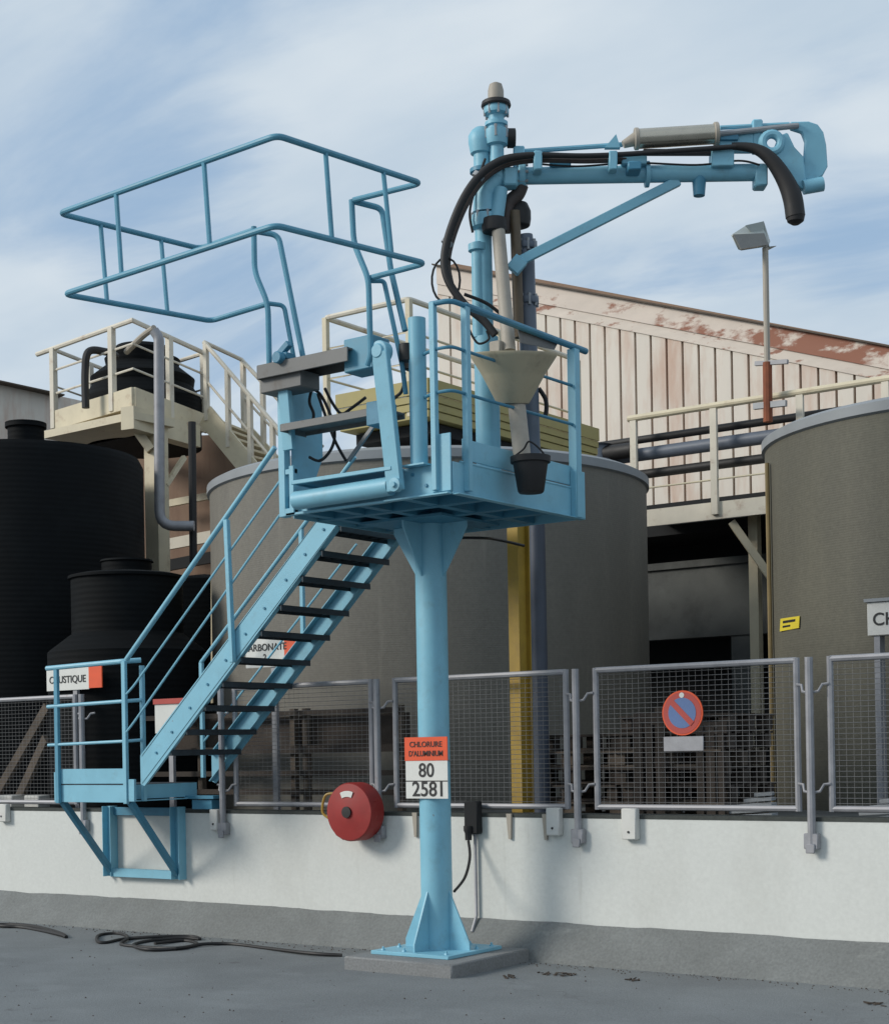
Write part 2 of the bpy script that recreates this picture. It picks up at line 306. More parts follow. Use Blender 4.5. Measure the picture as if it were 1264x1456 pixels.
X, Y, Z = V((1, 0, 0)), V((0, 1, 0)), V((0, 0, 1))

# ================================================================== SETTING
ZR = -.29; WY = 10.9; WT = .89; YZ = .82
bmg = MB(); bmg.faces([(-400, -300, ZR), (400, -300, ZR), (400, 500, ZR), (-400, 500, ZR)], [(0, 1, 2, 3)])
struct(bmg.build('road', 'asphalt'))
kb = MB(); xs = [-45]+[-20+i*.07 for i in range(330)]+[15]; tz_ = 0.
vv_ = []
for i, x in enumerate(xs):
    tz_ = tz_*.85+random.gauss(0, .002); vv_ += [(x, WY-.002, tz_+.002), (x, WY-.02, tz_-.012+random.gauss(0, .002)), (x, WY-.25+random.gauss(0, .003), ZR-.002), (x, WY-.26, ZR-.06)]
kb.faces(vv_, [(4*i+k, 4*i+4+k, 4*i+5+k, 4*i+1+k) for i in range(len(xs)-1) for k in range(3)])
struct(kb.build('kerb', 'haunch'))
gr = MB()
for i in range(900):
    x = random.uniform(-16, -2.5); y = WY-.27-abs(random.gauss(0, .10)) if i < 650 else random.uniform(6.5, 10.5); s1 = random.uniform(.003, .010); c_ = V((x, y, ZR+s1*.5))
    gr.faces([c_+V((s1*math.cos(a)*random.uniform(.7, 1.2), s1*math.sin(a)*random.uniform(.7, 1.2), -s1*.5)) for a in (0, 1.3, 2.6, 3.9, 5.1)]+[c_+V((0, 0, s1*.6))], [(0, 1, 5), (1, 2, 5), (2, 3, 5), (3, 4, 5), (4, 0, 5)])
go = gr.build('gravel', 'debris', flat=True); go['kind'] = 'stuff'; go['label'] = 'sparse grit along the foot of the white wall'
struct(MB().bx(-60, 30, 11.15, 70, ZR-.1, YZ).build('ground', 'yard'))
wl = thing('white_wall', 'long low white painted retaining wall under the mesh fence', 'wall', (-8, WY, ZR))
MB().bx(-45, 15, WY, 11.14, ZR-.1, WT-.03).build('masonry', 'white_wall', wl)
MB().bx(-45, 15, WY-.004, 11.144, WT-.03, WT).build('coping', 'coping', wl)

# ================================================================== MESH FENCE
FT, FB = 2.045, .95
def panel(x0, x1, label, dz=0):
    t = thing('mesh_fence', label, 'fence panel', (x0, 10.95, FB), 'galvanised mesh panels on the wall')
    f = MB(); s = .048
    for (a, b) in (((x0, FB), (x1, FB)), ((x0, FT+dz), (x1, FT+dz))): f.tube([(a[0]-.0, 10.95, a[1]), (b[0], 10.95, b[1])], s/2, 8)
    for x in (x0, x1): f.tube([(x, 10.95, FB-.02), (x, 10.95, FT+dz+.02)], s/2+.002, 8)
    f.build('frame', 'galv', t)
    g = MB(); n = int((x1-x0)/.055); k = int((FT-FB)/.038)
    for i in range(1, n): x = x0+(x1-x0)*i/n; g.tube([(x, 10.953, FB), (x, 10.953, FT)], .0012, 3, cap=False)
    for i in range(1, k): z = FB+(FT-FB)*i/k; g.tube([(x0, 10.949, z), (x1, 10.949, z)], .0024, 3, cap=False)
    g.build('mesh_wire', 'wire', t)
    return t
panel(-16.3, -14.62, 'mesh panel far left, standing before the big black tank')
panel(-14.36, -12.62, 'mesh panel left of the blue landing, with sloping planks behind')
panel(-10.37, -8.72, 'mesh panel behind the foot of the blue stair, above the red reel')
panel(-8.45, -6.70, 'mesh panel crossed by the yellow post')
panel(-6.42, -4.71, 'mesh panel carrying the round no parking sign')
panel(-4.45, -2.70, 'mesh panel at the right edge in front of the large grey tank')
def post_proto(x, label):
    t = thing('fence_post', label, 'fence post', (x, 10.86, .68), 'galvanised posts bolted to the wall face')
    MB().tube([(x, 10.86, .66), (x, 10.86, 2.06)], .030, 10).build('post', 'galv', t)
    b = MB(); b.bx(x-.055, x+.055, 10.835, 10.897, .66, .775); b.bx(x-.035, x+.035, 10.82, 10.84, .63, .70); b.build('foot_bracket', 'galv', t, bevel=.006)
    for z in (1.10, 1.83):
        for s in (-1, 1):
            MB().tube([(x, 10.87, z-.03), (x+s*.06, 10.88, z-.02), (x+s*.08, 10.91, z+.03), (x+s*.125, 10.925, z+.035)], .011, 6).build('clamp', 'galv', t)
    return t
p0 = post_proto(-12.42, 'fence post seen through the blue landing')
for x, lb in ((-10.465, 'fence post beside the foot of the blue stair'), (-8.585, 'fence post just behind the red hose reel'), (-6.555, 'fence post between the yellow post and the no parking panel'), (-4.575, 'rightmost fence post, in front of the large grey tank')):
    dup(p0, (x, 10.86, .68), lb)

# ================================================================== COLUMN + PLATFORM
CX, CY = -7.465, 10.17
bl = MB(); bl.bx(-7.97, -6.92, 9.60, 10.68, ZR-.05, ZR+.105)
tag(bl.build('concrete_plinth', 'concrete', org=(CX, CY, ZR), bevel=.012), 'low grey concrete block under the blue column', 'plinth')
ZP = ZR+.105
lp = thing('loading_platform', 'raised light blue steel loading platform on one round column', 'platform', (CX, CY, ZP))
bp = MB(); hs = .36
bp.bx(CX-.39, CX+.37, CY-.37, CY+.37, ZP, ZP+.03); bp.build('base_plate', 'blue_paint', lp, bevel=.004)
for a in range(8):
    q = V((CX+(.31, .31, 0, -.31, -.31, -.31, 0, .31)[a]+(.0, 0, .1, 0, 0, 0, -.1, 0)[a], CY+(.1, .31, .31, .31, -.1, -.31, -.31, -.31)[a], ZP+.03)); MB().lathe([(.02, 0), (.016, .012), (.009, .013), (.009, .028)], q, n=6).build('anchor_bolt', 'blue_paint', lp)
MB().tube([(CX, CY, ZP+.03), (CX, CY, 3.24)], .126, 40).build('column', 'blue_paint', lp)
for k in range(4):
    a = R(90*k); d = V((math.cos(a), math.sin(a), 0)); sd = d.cross(Z)*.007; c0 = V((CX, CY, ZP+.03))
    MB().prism([c0+d*.12-sd, c0+d*.315-sd, c0+d*.315+Z*.06-sd, c0+d*.128+Z*.46-sd, c0+d*.12+Z*.46-sd], sd*2).build('gusset', 'blue_paint', lp)
for k in range(4):
    a = R(90*k); d = V((math.cos(a), math.sin(a), 0)); sd = d.cross(Z)*.008; c0 = V((CX, CY, 3.235))
    MB().prism([c0+d*.11-sd, c0+d*.36-sd, c0+d*.36-Z*.05-sd, c0+d*.13-Z*.42-sd, c0+d*.11-Z*.42-sd], sd*2).build('head_gusset', 'blue_paint', lp)
X0, X1, Y0, Y1 = -8.06, -6.47, 9.10, 10.80
# deck: frame of channels under a plate
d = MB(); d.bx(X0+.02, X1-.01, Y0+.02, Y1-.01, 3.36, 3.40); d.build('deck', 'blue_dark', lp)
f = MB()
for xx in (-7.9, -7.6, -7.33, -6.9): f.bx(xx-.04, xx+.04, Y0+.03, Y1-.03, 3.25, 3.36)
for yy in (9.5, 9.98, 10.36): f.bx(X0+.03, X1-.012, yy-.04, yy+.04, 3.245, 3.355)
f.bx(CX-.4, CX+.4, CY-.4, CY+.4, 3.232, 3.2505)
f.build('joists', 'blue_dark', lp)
MB().bx(X0, X0+.012, Y0+.1, Y1, 3.24, 3.42).build('left_beam', 'blue_paint', lp)
MB().bx(X0, X1-.012, Y1-.012, Y1, 3.24, 3.42).build('rear_beam', 'blue_paint', lp)
k = MB(); k.bx(X1-.012, X1, Y0, Y1+.04, 3.25, 3.478); k.bx(X1-.012, X1+.05, Y0, Y1+.04, 3.242, 3.25); k.build('side_beam', 'blue_paint', lp, bevel=.003)
k = MB(); k.bx(X1-.02, X1-.006, Y0+.14, Y1+.02, 3.508, 3.66); k.build('kick_plate', 'blue_paint', lp, bevel=.003)
MB().tube([(X1-.006, Y0+.1, 3.485), (X1-.006, Y1, 3.487)], .012, 6).build('seam_strip', 'blue_paint', lp)
# front face between the gangway arm and the corner
k = MB(); k.bx(-7.06, X1-.013, Y0-.006, Y0+.01, 3.262, 3.47); k.bx(-7.06, X1-.013, Y0-.05, Y0+.01, 3.246, 3.26); k.build('front_plate', 'blue_paint', lp, bevel=.003)
k = MB(); k.bx(-6.62, -6.475, Y0-.02, Y0-.006, 3.27, 3.68); k.bx(-6.64, -6.62, Y0-.02, Y0+.05, 3.27, 3.68); k.build('corner_channel', 'blue_paint', lp, bevel=.003)
for bx_, bz in ((-6.95, 3.33), (-6.82, 3.42), (-6.7, 3.33), (-6.54, 3.4)): MB().lathe([(.013, 0), (.013, .012)], (bx_, Y0-.006, bz), (0, -1, 0), n=6).build('bolt', 'blue_dark', lp)
# spring post
sp = MB(); sp.tube([(-6.765, Y0, 3.475), (-6.765, Y0, 4.54)], .064, 24); sp.build('spring_post', 'blue_paint', lp)
s_ = MB(); s_.bx(-6.86, -6.66, Y0-.09, Y0+.09, 3.47, 3.482); s_.build('post_base', 'blue_paint', lp)
MB().tube([(-6.84, Y0-.03, 4.24), (-6.84, Y0-.03, 4.36)], .055, 12).build('spring_cap', 'black_rubber', lp)
# guard rails
def gp(x, y, z0, z1, w_=.05, nm='guard_post'): MB().bx(x-w_/2, x+w_/2, y-w_/2, y+w_/2, z0, z1).build(nm, 'blue_paint', lp, bevel=.004)
gp(X1+.02, 9.26, 3.28, 4.60, .052); gp(-6.60, Y0-.03, 3.28, 4.62, .045); gp(X1+.02, 10.745, 3.25, 4.585, .075)
MB().bx(X1, X1+.05, 10.70, 10.84, 3.25, 3.62).build('post_shoe', 'blue_paint', lp, bevel=.004)
rl = MB(); rl.tube(arc_corner([(-6.62, Y0-.03, 4.61), (X1+.02, Y0-.02, 4.61), (X1+.02, 9.3, 4.61)], .1), .019, 10); rl.tube([(X1+.02, 9.26, 4.61), (X1+.02, 10.94, 4.608)], .026, 10); rl.build('handrail', 'blue_dark', lp)
pl = MB(); pl.prism([(X1-.01, 9.98, 4.60), (X1-.01, 10.55, 4.60), (X1-.01, 10.5, 4.54), (X1-.01, 10.02, 4.50)], (.008, 0, 0)); pl.build('stay_plate', 'tread_grey', lp)
for z in (4.285, 3.976):
    MB().tube(arc_corner([(-6.82, Y0+.02, z-.03), (-6.60, Y0-.03, z), (X1+.02, Y0-.02, z), (X1+.02, 9.4, z), (X1+.02, 10.8, z+.01), (X1-.05, 10.86, z+.01)], .12), .0125, 8).build('mid_rail', 'blue_dark', lp)
# left end frame that carries the gangway
k = MB(); k.bx(-8.10, -8.035, Y0-.02, Y0+.05, 3.24, 4.26); k.build('end_post', 'blue_paint', lp, bevel=.004)
k = MB(); k.bx(-7.985, -7.94, Y0-.03, Y0+.02, 3.26, 3.62); k.bx(-8.04, -7.94, Y0-.02, Y0+.03, 3.244, 3.30); k.bx(-8.035, -7.94, Y0-.016, Y0+.02, 3.56, 3.60); k.build('end_bracket', 'blue_paint', lp, bevel=.003)
k = MB(); k.prism([(-8.035, Y0+.06, 4.25), (-8.035, Y0+.42, 4.25), (-8.035, Y0+.42, 3.75), (-8.035, Y0+.22, 3.35), (-8.035, Y0+.06, 3.35)], (.012, 0, 0)); k.build('end_plate', 'blue_paint', lp)
k = MB(); k.bx(-8.03, -7.05, Y0-.02, Y0+.02, 3.246, 3.262); k.bx(-8.03, -7.05, Y0+.02, Y0+.035, 3.25, 3.36); k.build('front_sill', 'blue_paint', lp)
# underslung lip
MB().tube(spline([(CX+.12, CY+.02, 3.12), at(680, 765, 'y', 10.35), at(705, 767, 'y', 10.8), at(745, 776, 'y', 11.14)]), .012, 6).build('conduit', 'black_rubber', lp)

# ------------------------------------------------------------------ folding gangway
fg = thing('folding_gangway', 'folded up gangway with stacked grey treads on the platform front', 'gangway', (-7.55, Y0, 3.3))
def tread(p_l, p_r, dep, th, m_, y):
    a, b = at(*p_l, 'y', y), at(*p_r, 'y', y); q = MB(); z1 = (a.z+b.z)/2
    q.bx(a.x, b.x, y, y+dep, z1-.014, z1); q.bx(a.x, b.x, y-.004, y+.012, z1-th, z1+.001); q.bx(a.x, b.x, y+dep-.012, y+dep+.003, z1-th*.8, z1+.001)
    q.bx(a.x-.01, a.x, y, y+dep, z1-th, z1)
    return q.build('tread', m_, fg, bevel=.003)
yt = 8.93
tread((366, 521), (494, 491), .30, .105, 'tread_grey', yt+.0)
qa, qb = at(372, 536, 'y', yt+.04), at(428, 548, 'y', yt+.04); g = MB(); g.bx(qa.x-.02, qb.x, yt+.04, yt+.26, qb.z, qa.z); g.build('tread_bracket', 'tread_grey', fg, bevel=.006)
tread((399, 603), (540, 578), .30, .055, 'tread_grey', yt+.02)
tread((415, 684), (556, 662), .30, .028, 'blue_paint', yt+.02)
g = MB(); g.tube([at(421, 712, 'y', yt+.10), at(556, 691, 'y', yt+.10)], .070, 24); g.build('torsion_tube', 'blue_paint', fg)
# right arm
a0, a1 = at(541, 500, 'y', yt-.02), at(563, 698, 'y', yt+.06)
g = MB(); g.beam(a0, a1, .05, .135, up=(1, 0, 0)); g.build('side_arm', 'blue_paint', fg, bevel=.006)
g = MB(); g.lathe([(.078, -.05), (.078, .03), (.05, .035), (.05, .05)], at(541, 500, 'y', yt), (0, -1, 0), 20); g.build('hinge_boss', 'blue_paint', fg, bevel=.005)
g = MB(); g.lathe([(.05, 0), (.05, .05), (.02, .052), (.02, .07)], at(566, 690, 'y', yt+.05), (0, -1, 0), 16); g.build('hinge_boss', 'blue_paint', fg)
q0, q1 = at(488, 483, 'y', yt+.06), at(530, 522, 'y', yt+.06)
g = MB(); g.bx(q0.x, q1.x, yt+.06, yt+.27, q1.z, q0.z); g.build('tread_bracket', 'blue_rail', fg, bevel=.008)
g = MB(); q0, q1 = at(520, 572, 'y', yt), at(541, 602, 'y', yt); g.bx(q0.x, q1.x, yt, yt+.2, q1.z, q0.z); g.build('tread_bracket', 'blue_dark', fg, bevel=.006)
# left arm and latch
g = MB(); g.beam(at(404, 545, 'y', yt+.10), at(412, 640, 'y', yt+.14), .05, .10, up=(1, 0, 0)); g.build('side_arm', 'blue_paint', fg, bevel=.004)
g = MB(); q = at(402, 503, 'y', yt+.05); g.bx(q.x-.05, q.x+.07, q.y-.04, q.y+.05, q.z-.05, q.z+.0); g.beam(q+V((-.03, 0, 0)), q+V((.07, 0, .07)), .05, .05); g.lathe([(.045, 0), (.045, .06)], q+V((.02, -.04, -.045)), (0, -1, 0), 12); g.build('latch', 'blue_dark', fg, bevel=.005)
for i, pts in enumerate(([(440, 552), (455, 560), (470, 590), (476, 618), (470, 640), (455, 655), (440, 650)], [(446, 545), (440, 570), (446, 590), (440, 612)], [(462, 552), (474, 575), (486, 588), (500, 580), (520, 565)], [(452, 560), (466, 600), (478, 630), (492, 655)])):
    MB().tube(spline([at(x, y, 'y', yt+.33+.04*i) for x, y in pts]), .012, 6).build('cable', 'black_rubber', fg)
g = MB(); g.beam(at(496, 655, 'y', 9.4), at(532, 604, 'y', 9.4), .02, .03); g.build('stay_rod', 'grey_steel', fg)
g = MB(); g.bx(-6.98, -6.84, Y0+.1, Y0+.2, 4.22, 4.36); g.build('buffer', 'black_rubber', fg, bevel=.01)
g = MB(); g.tube(spline([at(x, y, 'y', 9.15) for x, y in ((575, 545), (570, 558), (560, 567), (556, 580))]), .012, 6); g.build('cable', 'black_rubber', fg)

# ------------------------------------------------------------------ safety cage
cg = thing('safety_cage', 'raised light blue tubular safety cage with two open rail loops', 'cage', (-7.9, 8.95, 4.4))
ye = 8.95
def X_(px, py): return at(px, py, 'y', ye)
AL, AR = X_(284, 353), X_(599, 260); BL, BR = X_(300, 456), X_(605, 374)
AL2, AR2 = at(84, 303, 'x', AL.x-.005), at(394, 192, 'x', AR.x); BL2, BR2 = at(91, 418, 'x', BL.x), at(392, 320, 'x', BR.x)
U1, U2 = X_(362, 326), X_(503, 284)
rA = arc_corner([U1, AL, AL2, AR2, AR, U2], .07, n=6)
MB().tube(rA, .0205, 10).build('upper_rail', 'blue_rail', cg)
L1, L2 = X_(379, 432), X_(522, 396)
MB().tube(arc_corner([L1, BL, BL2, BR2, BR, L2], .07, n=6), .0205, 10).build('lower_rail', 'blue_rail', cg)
def lerp(a, b, t): return a+(b-a)*t
def near(a, b, px):
    best = min((abs((lambda q: 632+FPX*q.dot(CR)/q.dot(FWD))(lerp(a, b, i/400)-CAM)-px), i/400) for i in range(401)); return lerp(a, b, best[1])
for (ea, eb, pa, pb) in (((AL2, AR2), (BL2, BR2), 165, 173), ((AL2, AR2), (BL2, BR2), 290, 298), ((AR2, AR), (BR2, BR), 463, 472), ((AR2, AR), (BR2, BR), 545, 557), ((AL2, AL), (BL2, BL), 143, 152), ((AL2, AL), (BL2, BL), 229, 238)):
    MB().tube([near(*ea, pa), near(*eb, pb)], .0165, 8).build('upright', 'blue_rail', cg)
def P(px, py, y=ye): return at(px, py, 'y', y)
MB().tube(arc_corner([P(383, 520), P(381, 432), P(362, 386), P(361, 322)], .08), .022, 10).build('hanger', 'blue_rail', cg)
MB().tube(arc_corner([P(361, 328), P(396, 334, ye+.12), P(431, 508, ye+.14)], .06), .022, 10).build('hanger', 'blue_rail', cg)
MB().tube(arc_corner([P(381, 431), P(404, 434, ye+.1), P(418, 510, ye+.12)], .04), .018, 8).build('hanger_tie', 'blue_rail', cg)
MB().tube(arc_corner([P(522, 520, ye-.06), P(527, 505, ye-.06), P(524, 396, ye-.03), P(503, 345), P(500, 284)], .08), .022, 10).build('hanger', 'blue_rail', cg)
MB().tube(arc_corner([P(500, 285), P(543, 296, ye+.14), P(556, 385, ye+.16), P(576, 470, ye+.16)], .05), .022, 10).build('hanger', 'blue_rail', cg)
MB().tube(arc_corner([P(522, 399), P(546, 399, ye+.1), P(572, 520, ye+.12), P(577, 560, ye+.14)], .03), .018, 8).build('hanger_tie', 'blue_rail', cg)

# ------------------------------------------------------------------ hazard plate on the column
hz = thing('hazard_plate', 'orange and white number plate strapped to the blue column', 'sign', (CX, CY-.15, .9))
yp = CY-.145; c0, c1 = at(576, 1049, 'y', yp), at(637, 1136, 'y', yp); zt, zb_ = c0.z, c1.z
zs = at(606, 1082, 'y', yp).z; zl = at(606, 1111, 'y', yp).z
MB().bx(c0.x, c1.x, yp, yp+.004, zb_, zs).build('number_panel', 'sign_white', hz)
MB().bx(c0.x-.004, c1.x+.004, yp-.004, yp+.004, zs+.001, zt).build('orange_panel', 'sign_orange', hz)
MB().bx(c0.x, c1.x, yp-.002, yp, zl-.004, zl+.004).build('divider', 'ink', hz)
MB().tube([(CX+.13*math.cos(a), CY+.13*math.sin(a), zs) for a in [i*math.pi/12 for i in range(24)]], .006, 6, closed=True).build('strap', 'galv', hz)
cx_ = (c0.x+c1.x)/2; F = (X, Z)
text('CHLORURE', .062, (cx_, yp-.006, zs+.128), X, Z, 'ink', hz); text('D\'ALUMINIUM', .062, (cx_, yp-.006, zs+.055), X, Z, 'ink', hz, cond=.86)
text('80', .155, (cx_, yp-.002, (zs+zl)/2), X, Z, 'ink', hz); text('2581', .165, (cx_+.02, yp-.002, (zl+zb_)/2), X, Z, 'ink', hz)

# ================================================================== LOADING ARM
DA = 12.4; K = DA/FPX
def A(x, y, off=0.): return ad(x, y, DA+off)
la = thing('pipe_loader', 'blue pipe loading arm with silver cylinder and black hose reaching right', 'loading arm', A(694, 640).xyz*1)
foot = at(694, 640, 'z', 3.40) ; foot = A(695, 668)
MB().tube([V((A(694, 600).x, A(694, 600).y, 3.40)), A(691, 480)], .097, 24).build('stand', 'blue_paint', la)
q = A(694, 600); MB().bx(q.x-.17, q.x+.17, q.y-.17, q.y+.17, 3.40, 3.42).build('stand_base', 'blue_paint', la)
MB().tube([A(690, 482), A(685, 210)], .066, 20).build('standpipe', 'blue_paint', la)
h = MB(); h.lathe([(.05, -.12), (.085, -.1), (.1, -.02), (.1, .04), (.075, .08), (.05, .1)], A(684, 200), (0, 0, 1), 20); h.build('swivel_body', 'blue_paint', la)
h = MB()
vx = A(706, 190, -.05)
def zof(py): return A(706, py, -.05).z-vx.z
h.lathe([(.055, zof(240)), (.055, zof(208)), (.085, zof(206)), (.098, zof(196)), (.098, zof(186)), (.07, zof(183)), (.07, zof(180)), (.09, zof(179)), (.09, zof(174)), (.062, zof(172)), (.062, zof(164)), (.095, zof(162)), (.1, zof(157)), (.095, zof(152))], vx, (0, 0, 1), 24)
h.build('swivel_head', 'blue_paint', la)
MB().lathe([(.112, zof(152)), (.118, zof(150)), (.112, zof(145)), (.06, zof(143))], vx, (0, 0, 1), 24).build('seal_ring', 'black_rubber', la)
MB().lathe([(.063, zof(146)), (.062, zof(128)), (.05, zof(120)), (.02, zof(117))], vx, (0, 0, 1), 20).build('vent_rod', 'drop_grey', la)
h = MB(); h.lathe([(.06, -.035), (.075, -.03), (.075, .03), (.06, .035)], A(727, 196, -.02), CR, 18); h.build('side_flange', 'black_rubber', la)
h = MB(); h.tube(spline([A(706, 235, -.05), A(708, 250, -.05), A(722, 256, -.02), A(742, 250, 0)]), .078, 18); h.lathe([(.09, -.03), (.1, -.02), (.1, .02), (.09, .03)], A(742, 249.5), CR, 20); h.build('arm_elbow', 'blue_paint', la)
h = MB(); h.tube(spline([A(690, 300, -.03), A(690, 275, -.05), A(704, 258, -.06), A(716, 246, -.03)]), [.1, .097, .095, .092, .09, .088, .085, .085, .082, .08, .08, .078, .075, .074, .073, .072, .071, .07, .068, .066, .065, .064, .062, .06, .06], 18); h.build('lower_elbow', 'blue_paint', la)
h = MB(); h.lathe([(.07, -.1), (.11, -.09), (.115, -.05), (.11, 0), (.1, .01)], A(690, 307, -.03), (0, 0, 1), 20); h.build('lower_flange', 'blue_paint', la)
h = MB(); h.lathe([(.07, -.06), (.095, -.055), (.1, -.01), (.095, .05), (.07, .055)], A(703, 320, -.1), (0, 0, 1), 20); h.build('swivel_joint', 'black_rubber', la, bevel=.006)
MB().tube([A(712, 268, -.08), A(706, 312, -.1)], .055, 16).build('down_pipe', 'blue_paint', la)
MB().tube(spline([A(742, 262, .0), A(736, 276, .02), (A(722, 292, .02)), A(719, 330, .04)]), .055, 14).build('drain_elbow', 'brown_hose', la)
h = MB(); h.lathe([(.05, -.1), (.085, -.085), (.095, -.03), (.095, .03), (.07, .09), (.06, .1)], A(738, 306, .08), (0, 0, 1), 18); h.build('riser_joint', 'black_rubber', la, bevel=.005)
# riser
rb = A(757, 640, .1); h = MB(); h.tube([V((rb.x, rb.y, 3.37)), A(747, 350, .1), A(745, 335, .1)], .07, 20); h.build('riser_pipe', 'pipe_bluegrey', la)
for py in (350, 428): h = MB(); h.lathe([(.085, -.025), (.088, -.02), (.088, .02), (.085, .025)], A(748+(py-350)*.03, py, .1), (0, 0, 1), 20); h.build('riser_flange', 'pipe_bluegrey', la)
def bxp(x0, y0, x1, y1, th, o=0.):
    a, b, c, d_ = A(x0, y1, o), A(x1, y1, o), A(x1, y0, o), A(x0, y0, o); n_ = FWD*th; s = MB(); s.hexa([a, b, b+n_, a+n_, d_, c, c+n_, d_+n_]); return s
def ring_bolts(c, axis, r, n=8, sz=.012):
    ax_ = V(axis).normalized(); ref = V((1, 0, 0)) if abs(ax_.x) < .9 else V((0, 1, 0)); e1 = (ref-ax_*ref.dot(ax_)).normalized(); e2 = ax_.cross(e1)
    for i in range(n):
        q = c+(e1*math.cos(2*math.pi*i/n)+e2*math.sin(2*math.pi*i/n))*r; MB().tube([q-ax_*.045, q+ax_*.045], sz, 6).build('flange_bolt', 'grey_steel', la)
ring_bolts(A(742, 249.5), CR, .088); ring_bolts(A(690, 311, -.03), (0, 0, 1), .102); ring_bolts(A(748, 350, .1), (0, 0, 1), .078); ring_bolts(A(750, 428, .1), (0, 0, 1), .078); ring_bolts(V((vx.x, vx.y, A(706, 157, -.05).z)), (0, 0, 1), .092, 8, .010); ring_bolts(V((vx.x, vx.y, A(706, 190, -.05).z)), (0, 0, 1), .092, 6, .012)
h = MB(); h.lathe([(.08, -.02), (.1, -.015), (.1, .015), (.08, .02)], A(920, 247.3), (A(1086, 244.5)-A(730, 250)), 24); h.build('arm_flange', 'blue_paint', la)
MB().tube(spline([A(x, y, -.1) for x, y in ((760, 232), (820, 236), (900, 231), (990, 234), (1050, 228), (1080, 234))]), .008, 6).build('cable', 'black_rubber', la)
MB().tube(spline([A(x, y, -.1) for x, y in ((690, 225), (678, 260), (668, 300), (672, 330))]), .010, 6).build('cable', 'black_rubber', la)
MB().tube([A(732, 300, .0), A(738, 480, .0)], .042, 14).build('drain_pipe', 'drain_brown', la)
MB().tube([A(679, 345, -.02), A(681, 480, -.02)], .05, 14).build('side_pipe', 'blue_paint', la)
MB().lathe([(.06, -.03), (.075, -.025), (.075, .025), (.06, .03)], A(679, 352, -.02), (0, 0, 1), 16).build('side_flange', 'blue_paint', la)
MB().lathe([(.085, -.02), (.1, -.015), (.1, .015), (.085, .02)], A(686, 243, 0), (0, 0, 1), 18).build('pipe_band', 'blue_dark', la)
bxp(716, 236, 736, 262, .12, -.14).build('slew_lug', 'blue_paint', la, bevel=.012)
# drop pipe
def off(y): return -.12-(y-320)/320*.55
h = MB(); h.tube([A(708, 322, off(322)), A(724, 500, off(500))], .052, 18); h.build('drop_pipe', 'drop_grey', la)
h = MB(); h.tube([A(733, 560, off(560)), A(743, 655, off(655))], .066, 18); h.build('drop_pipe', 'drop_grey', la)
ax = (A(722, 490, off(490))-A(735, 580, off(580))).normalized()
cb = A(729.5, 570, off(560)); ct = cb+(CU-FWD*.17).normalized()*.345; L_ = (ct-cb).length
h = MB(); h.lathe([(.118, -.02), (.132, 0), (.322, L_), (.330, L_), (.330, L_-.012), (.318, L_-.03), (.120, .012)], cb, (ct-cb), 48, closed=False); h.lathe([(0, .012), (.12, .011), (.12, .013), (0, .014)], cb, (ct-cb), 32, closed=False)
h.build('drip_cone', 'cone_grey', la)
h = MB(); h.bx(*[v for v in (lambda c: (c.x-.05, c.x+.05, c.y-.04, c.y+.04, c.z-.05, c.z+.05))(A(707, 495, off(495)))]); h.build('cone_clip', 'drop_grey', la, bevel=.008)
# arm
MB().tube([A(730, 250), A(1086, 244.5)], .066, 24).build('arm_tube', 'blue_paint', la)
h = MB(); h.beam(A(735, 373, -.12), A(965, 257, 0), .05, .075); h.build('strut', 'blue_paint', la, bevel=.006)
h = MB(); h.beam(A(728, 385, -.12), A(742, 368, -.12), .07, .11); h.build('strut_lug', 'blue_paint', la, bevel=.006)
MB().tube([A(994, 250), A(994, 278)], [.058, .045], 16).build('drain_stub', 'blue_dark', la)
h = MB(); h.tube([A(738, 215, .03), A(885, 205, .03)], .02, 8); h.build('upper_bar', 'blue_paint', la)
bxp(759, 213, 771, 240, .14, -.21).build('clamp_bracket', 'blue_paint', la, bevel=.008)
bxp(730, 206, 746, 240, .08, -.04).build('clamp_bracket', 'blue_paint', la, bevel=.01)
bxp(782, 222, 812, 237, .1, -.06).build('valve', 'blue_dark', la, bevel=.01)
h = MB(); h.prism([A(860, 209, -.04), A(876, 190, -.04), A(882, 209, -.04)], FWD*.05); h.build('lug', 'blue_paint', la)
bxp(866, 213, 878, 240, .10, -.19).build('clamp_bracket', 'blue_paint', la, bevel=.008)
bxp(884, 220, 920, 232, .12, -.12).build('slide_block', 'blue_paint', la, bevel=.008)
bxp(893, 228, 912, 240, .16, -.22).build('slide_block', 'blue_dark', la, bevel=.008)
bxp(1012, 212, 1044, 235, .14, -.12).build('slide_block', 'blue_paint', la, bevel=.008)
bxp(915, 211, 1012, 218, .05, -.09).build('slide_bar', 'black_rubber', la)
h = MB(); d_ = (A(1020, 190)-A(905, 197)).normalized(); h.tube([A(906, 197, -.06), A(1018, 190, -.06)], .076, 24); cyl = h.build('cylinder', 'silver', la)
for (x, y, r) in ((905, 197, .084), (1018, 190, .09)):
    h = MB(); h.lathe([(r, -.018), (r, .018)], A(x, y, -.06), d_, 24); h.build('end_cap', 'drop_grey', cyl, bevel=.006)
h = MB(); h.tube([A(886, 205, -.06), A(904, 197, -.06)], [.03, .055], 12); h.build('clevis', 'drop_grey', cyl)
h = MB(); h.tube([A(1020, 190, -.06), A(1135, 178, -.02)], .022, 10); h.build('piston_rod', 'grey_steel', cyl)
bxp(1022, 184, 1072, 212, .1, -.03).build('head_bracket', 'blue_paint', la, bevel=.01)
bxp(1024, 188, 1050, 198, .03, -.055).build('head_plate', 'blue_dark', la, bevel=.004)
bxp(1070, 168, 1085, 215, .08, -.03).build('head_lug', 'blue_paint', la, bevel=.012)
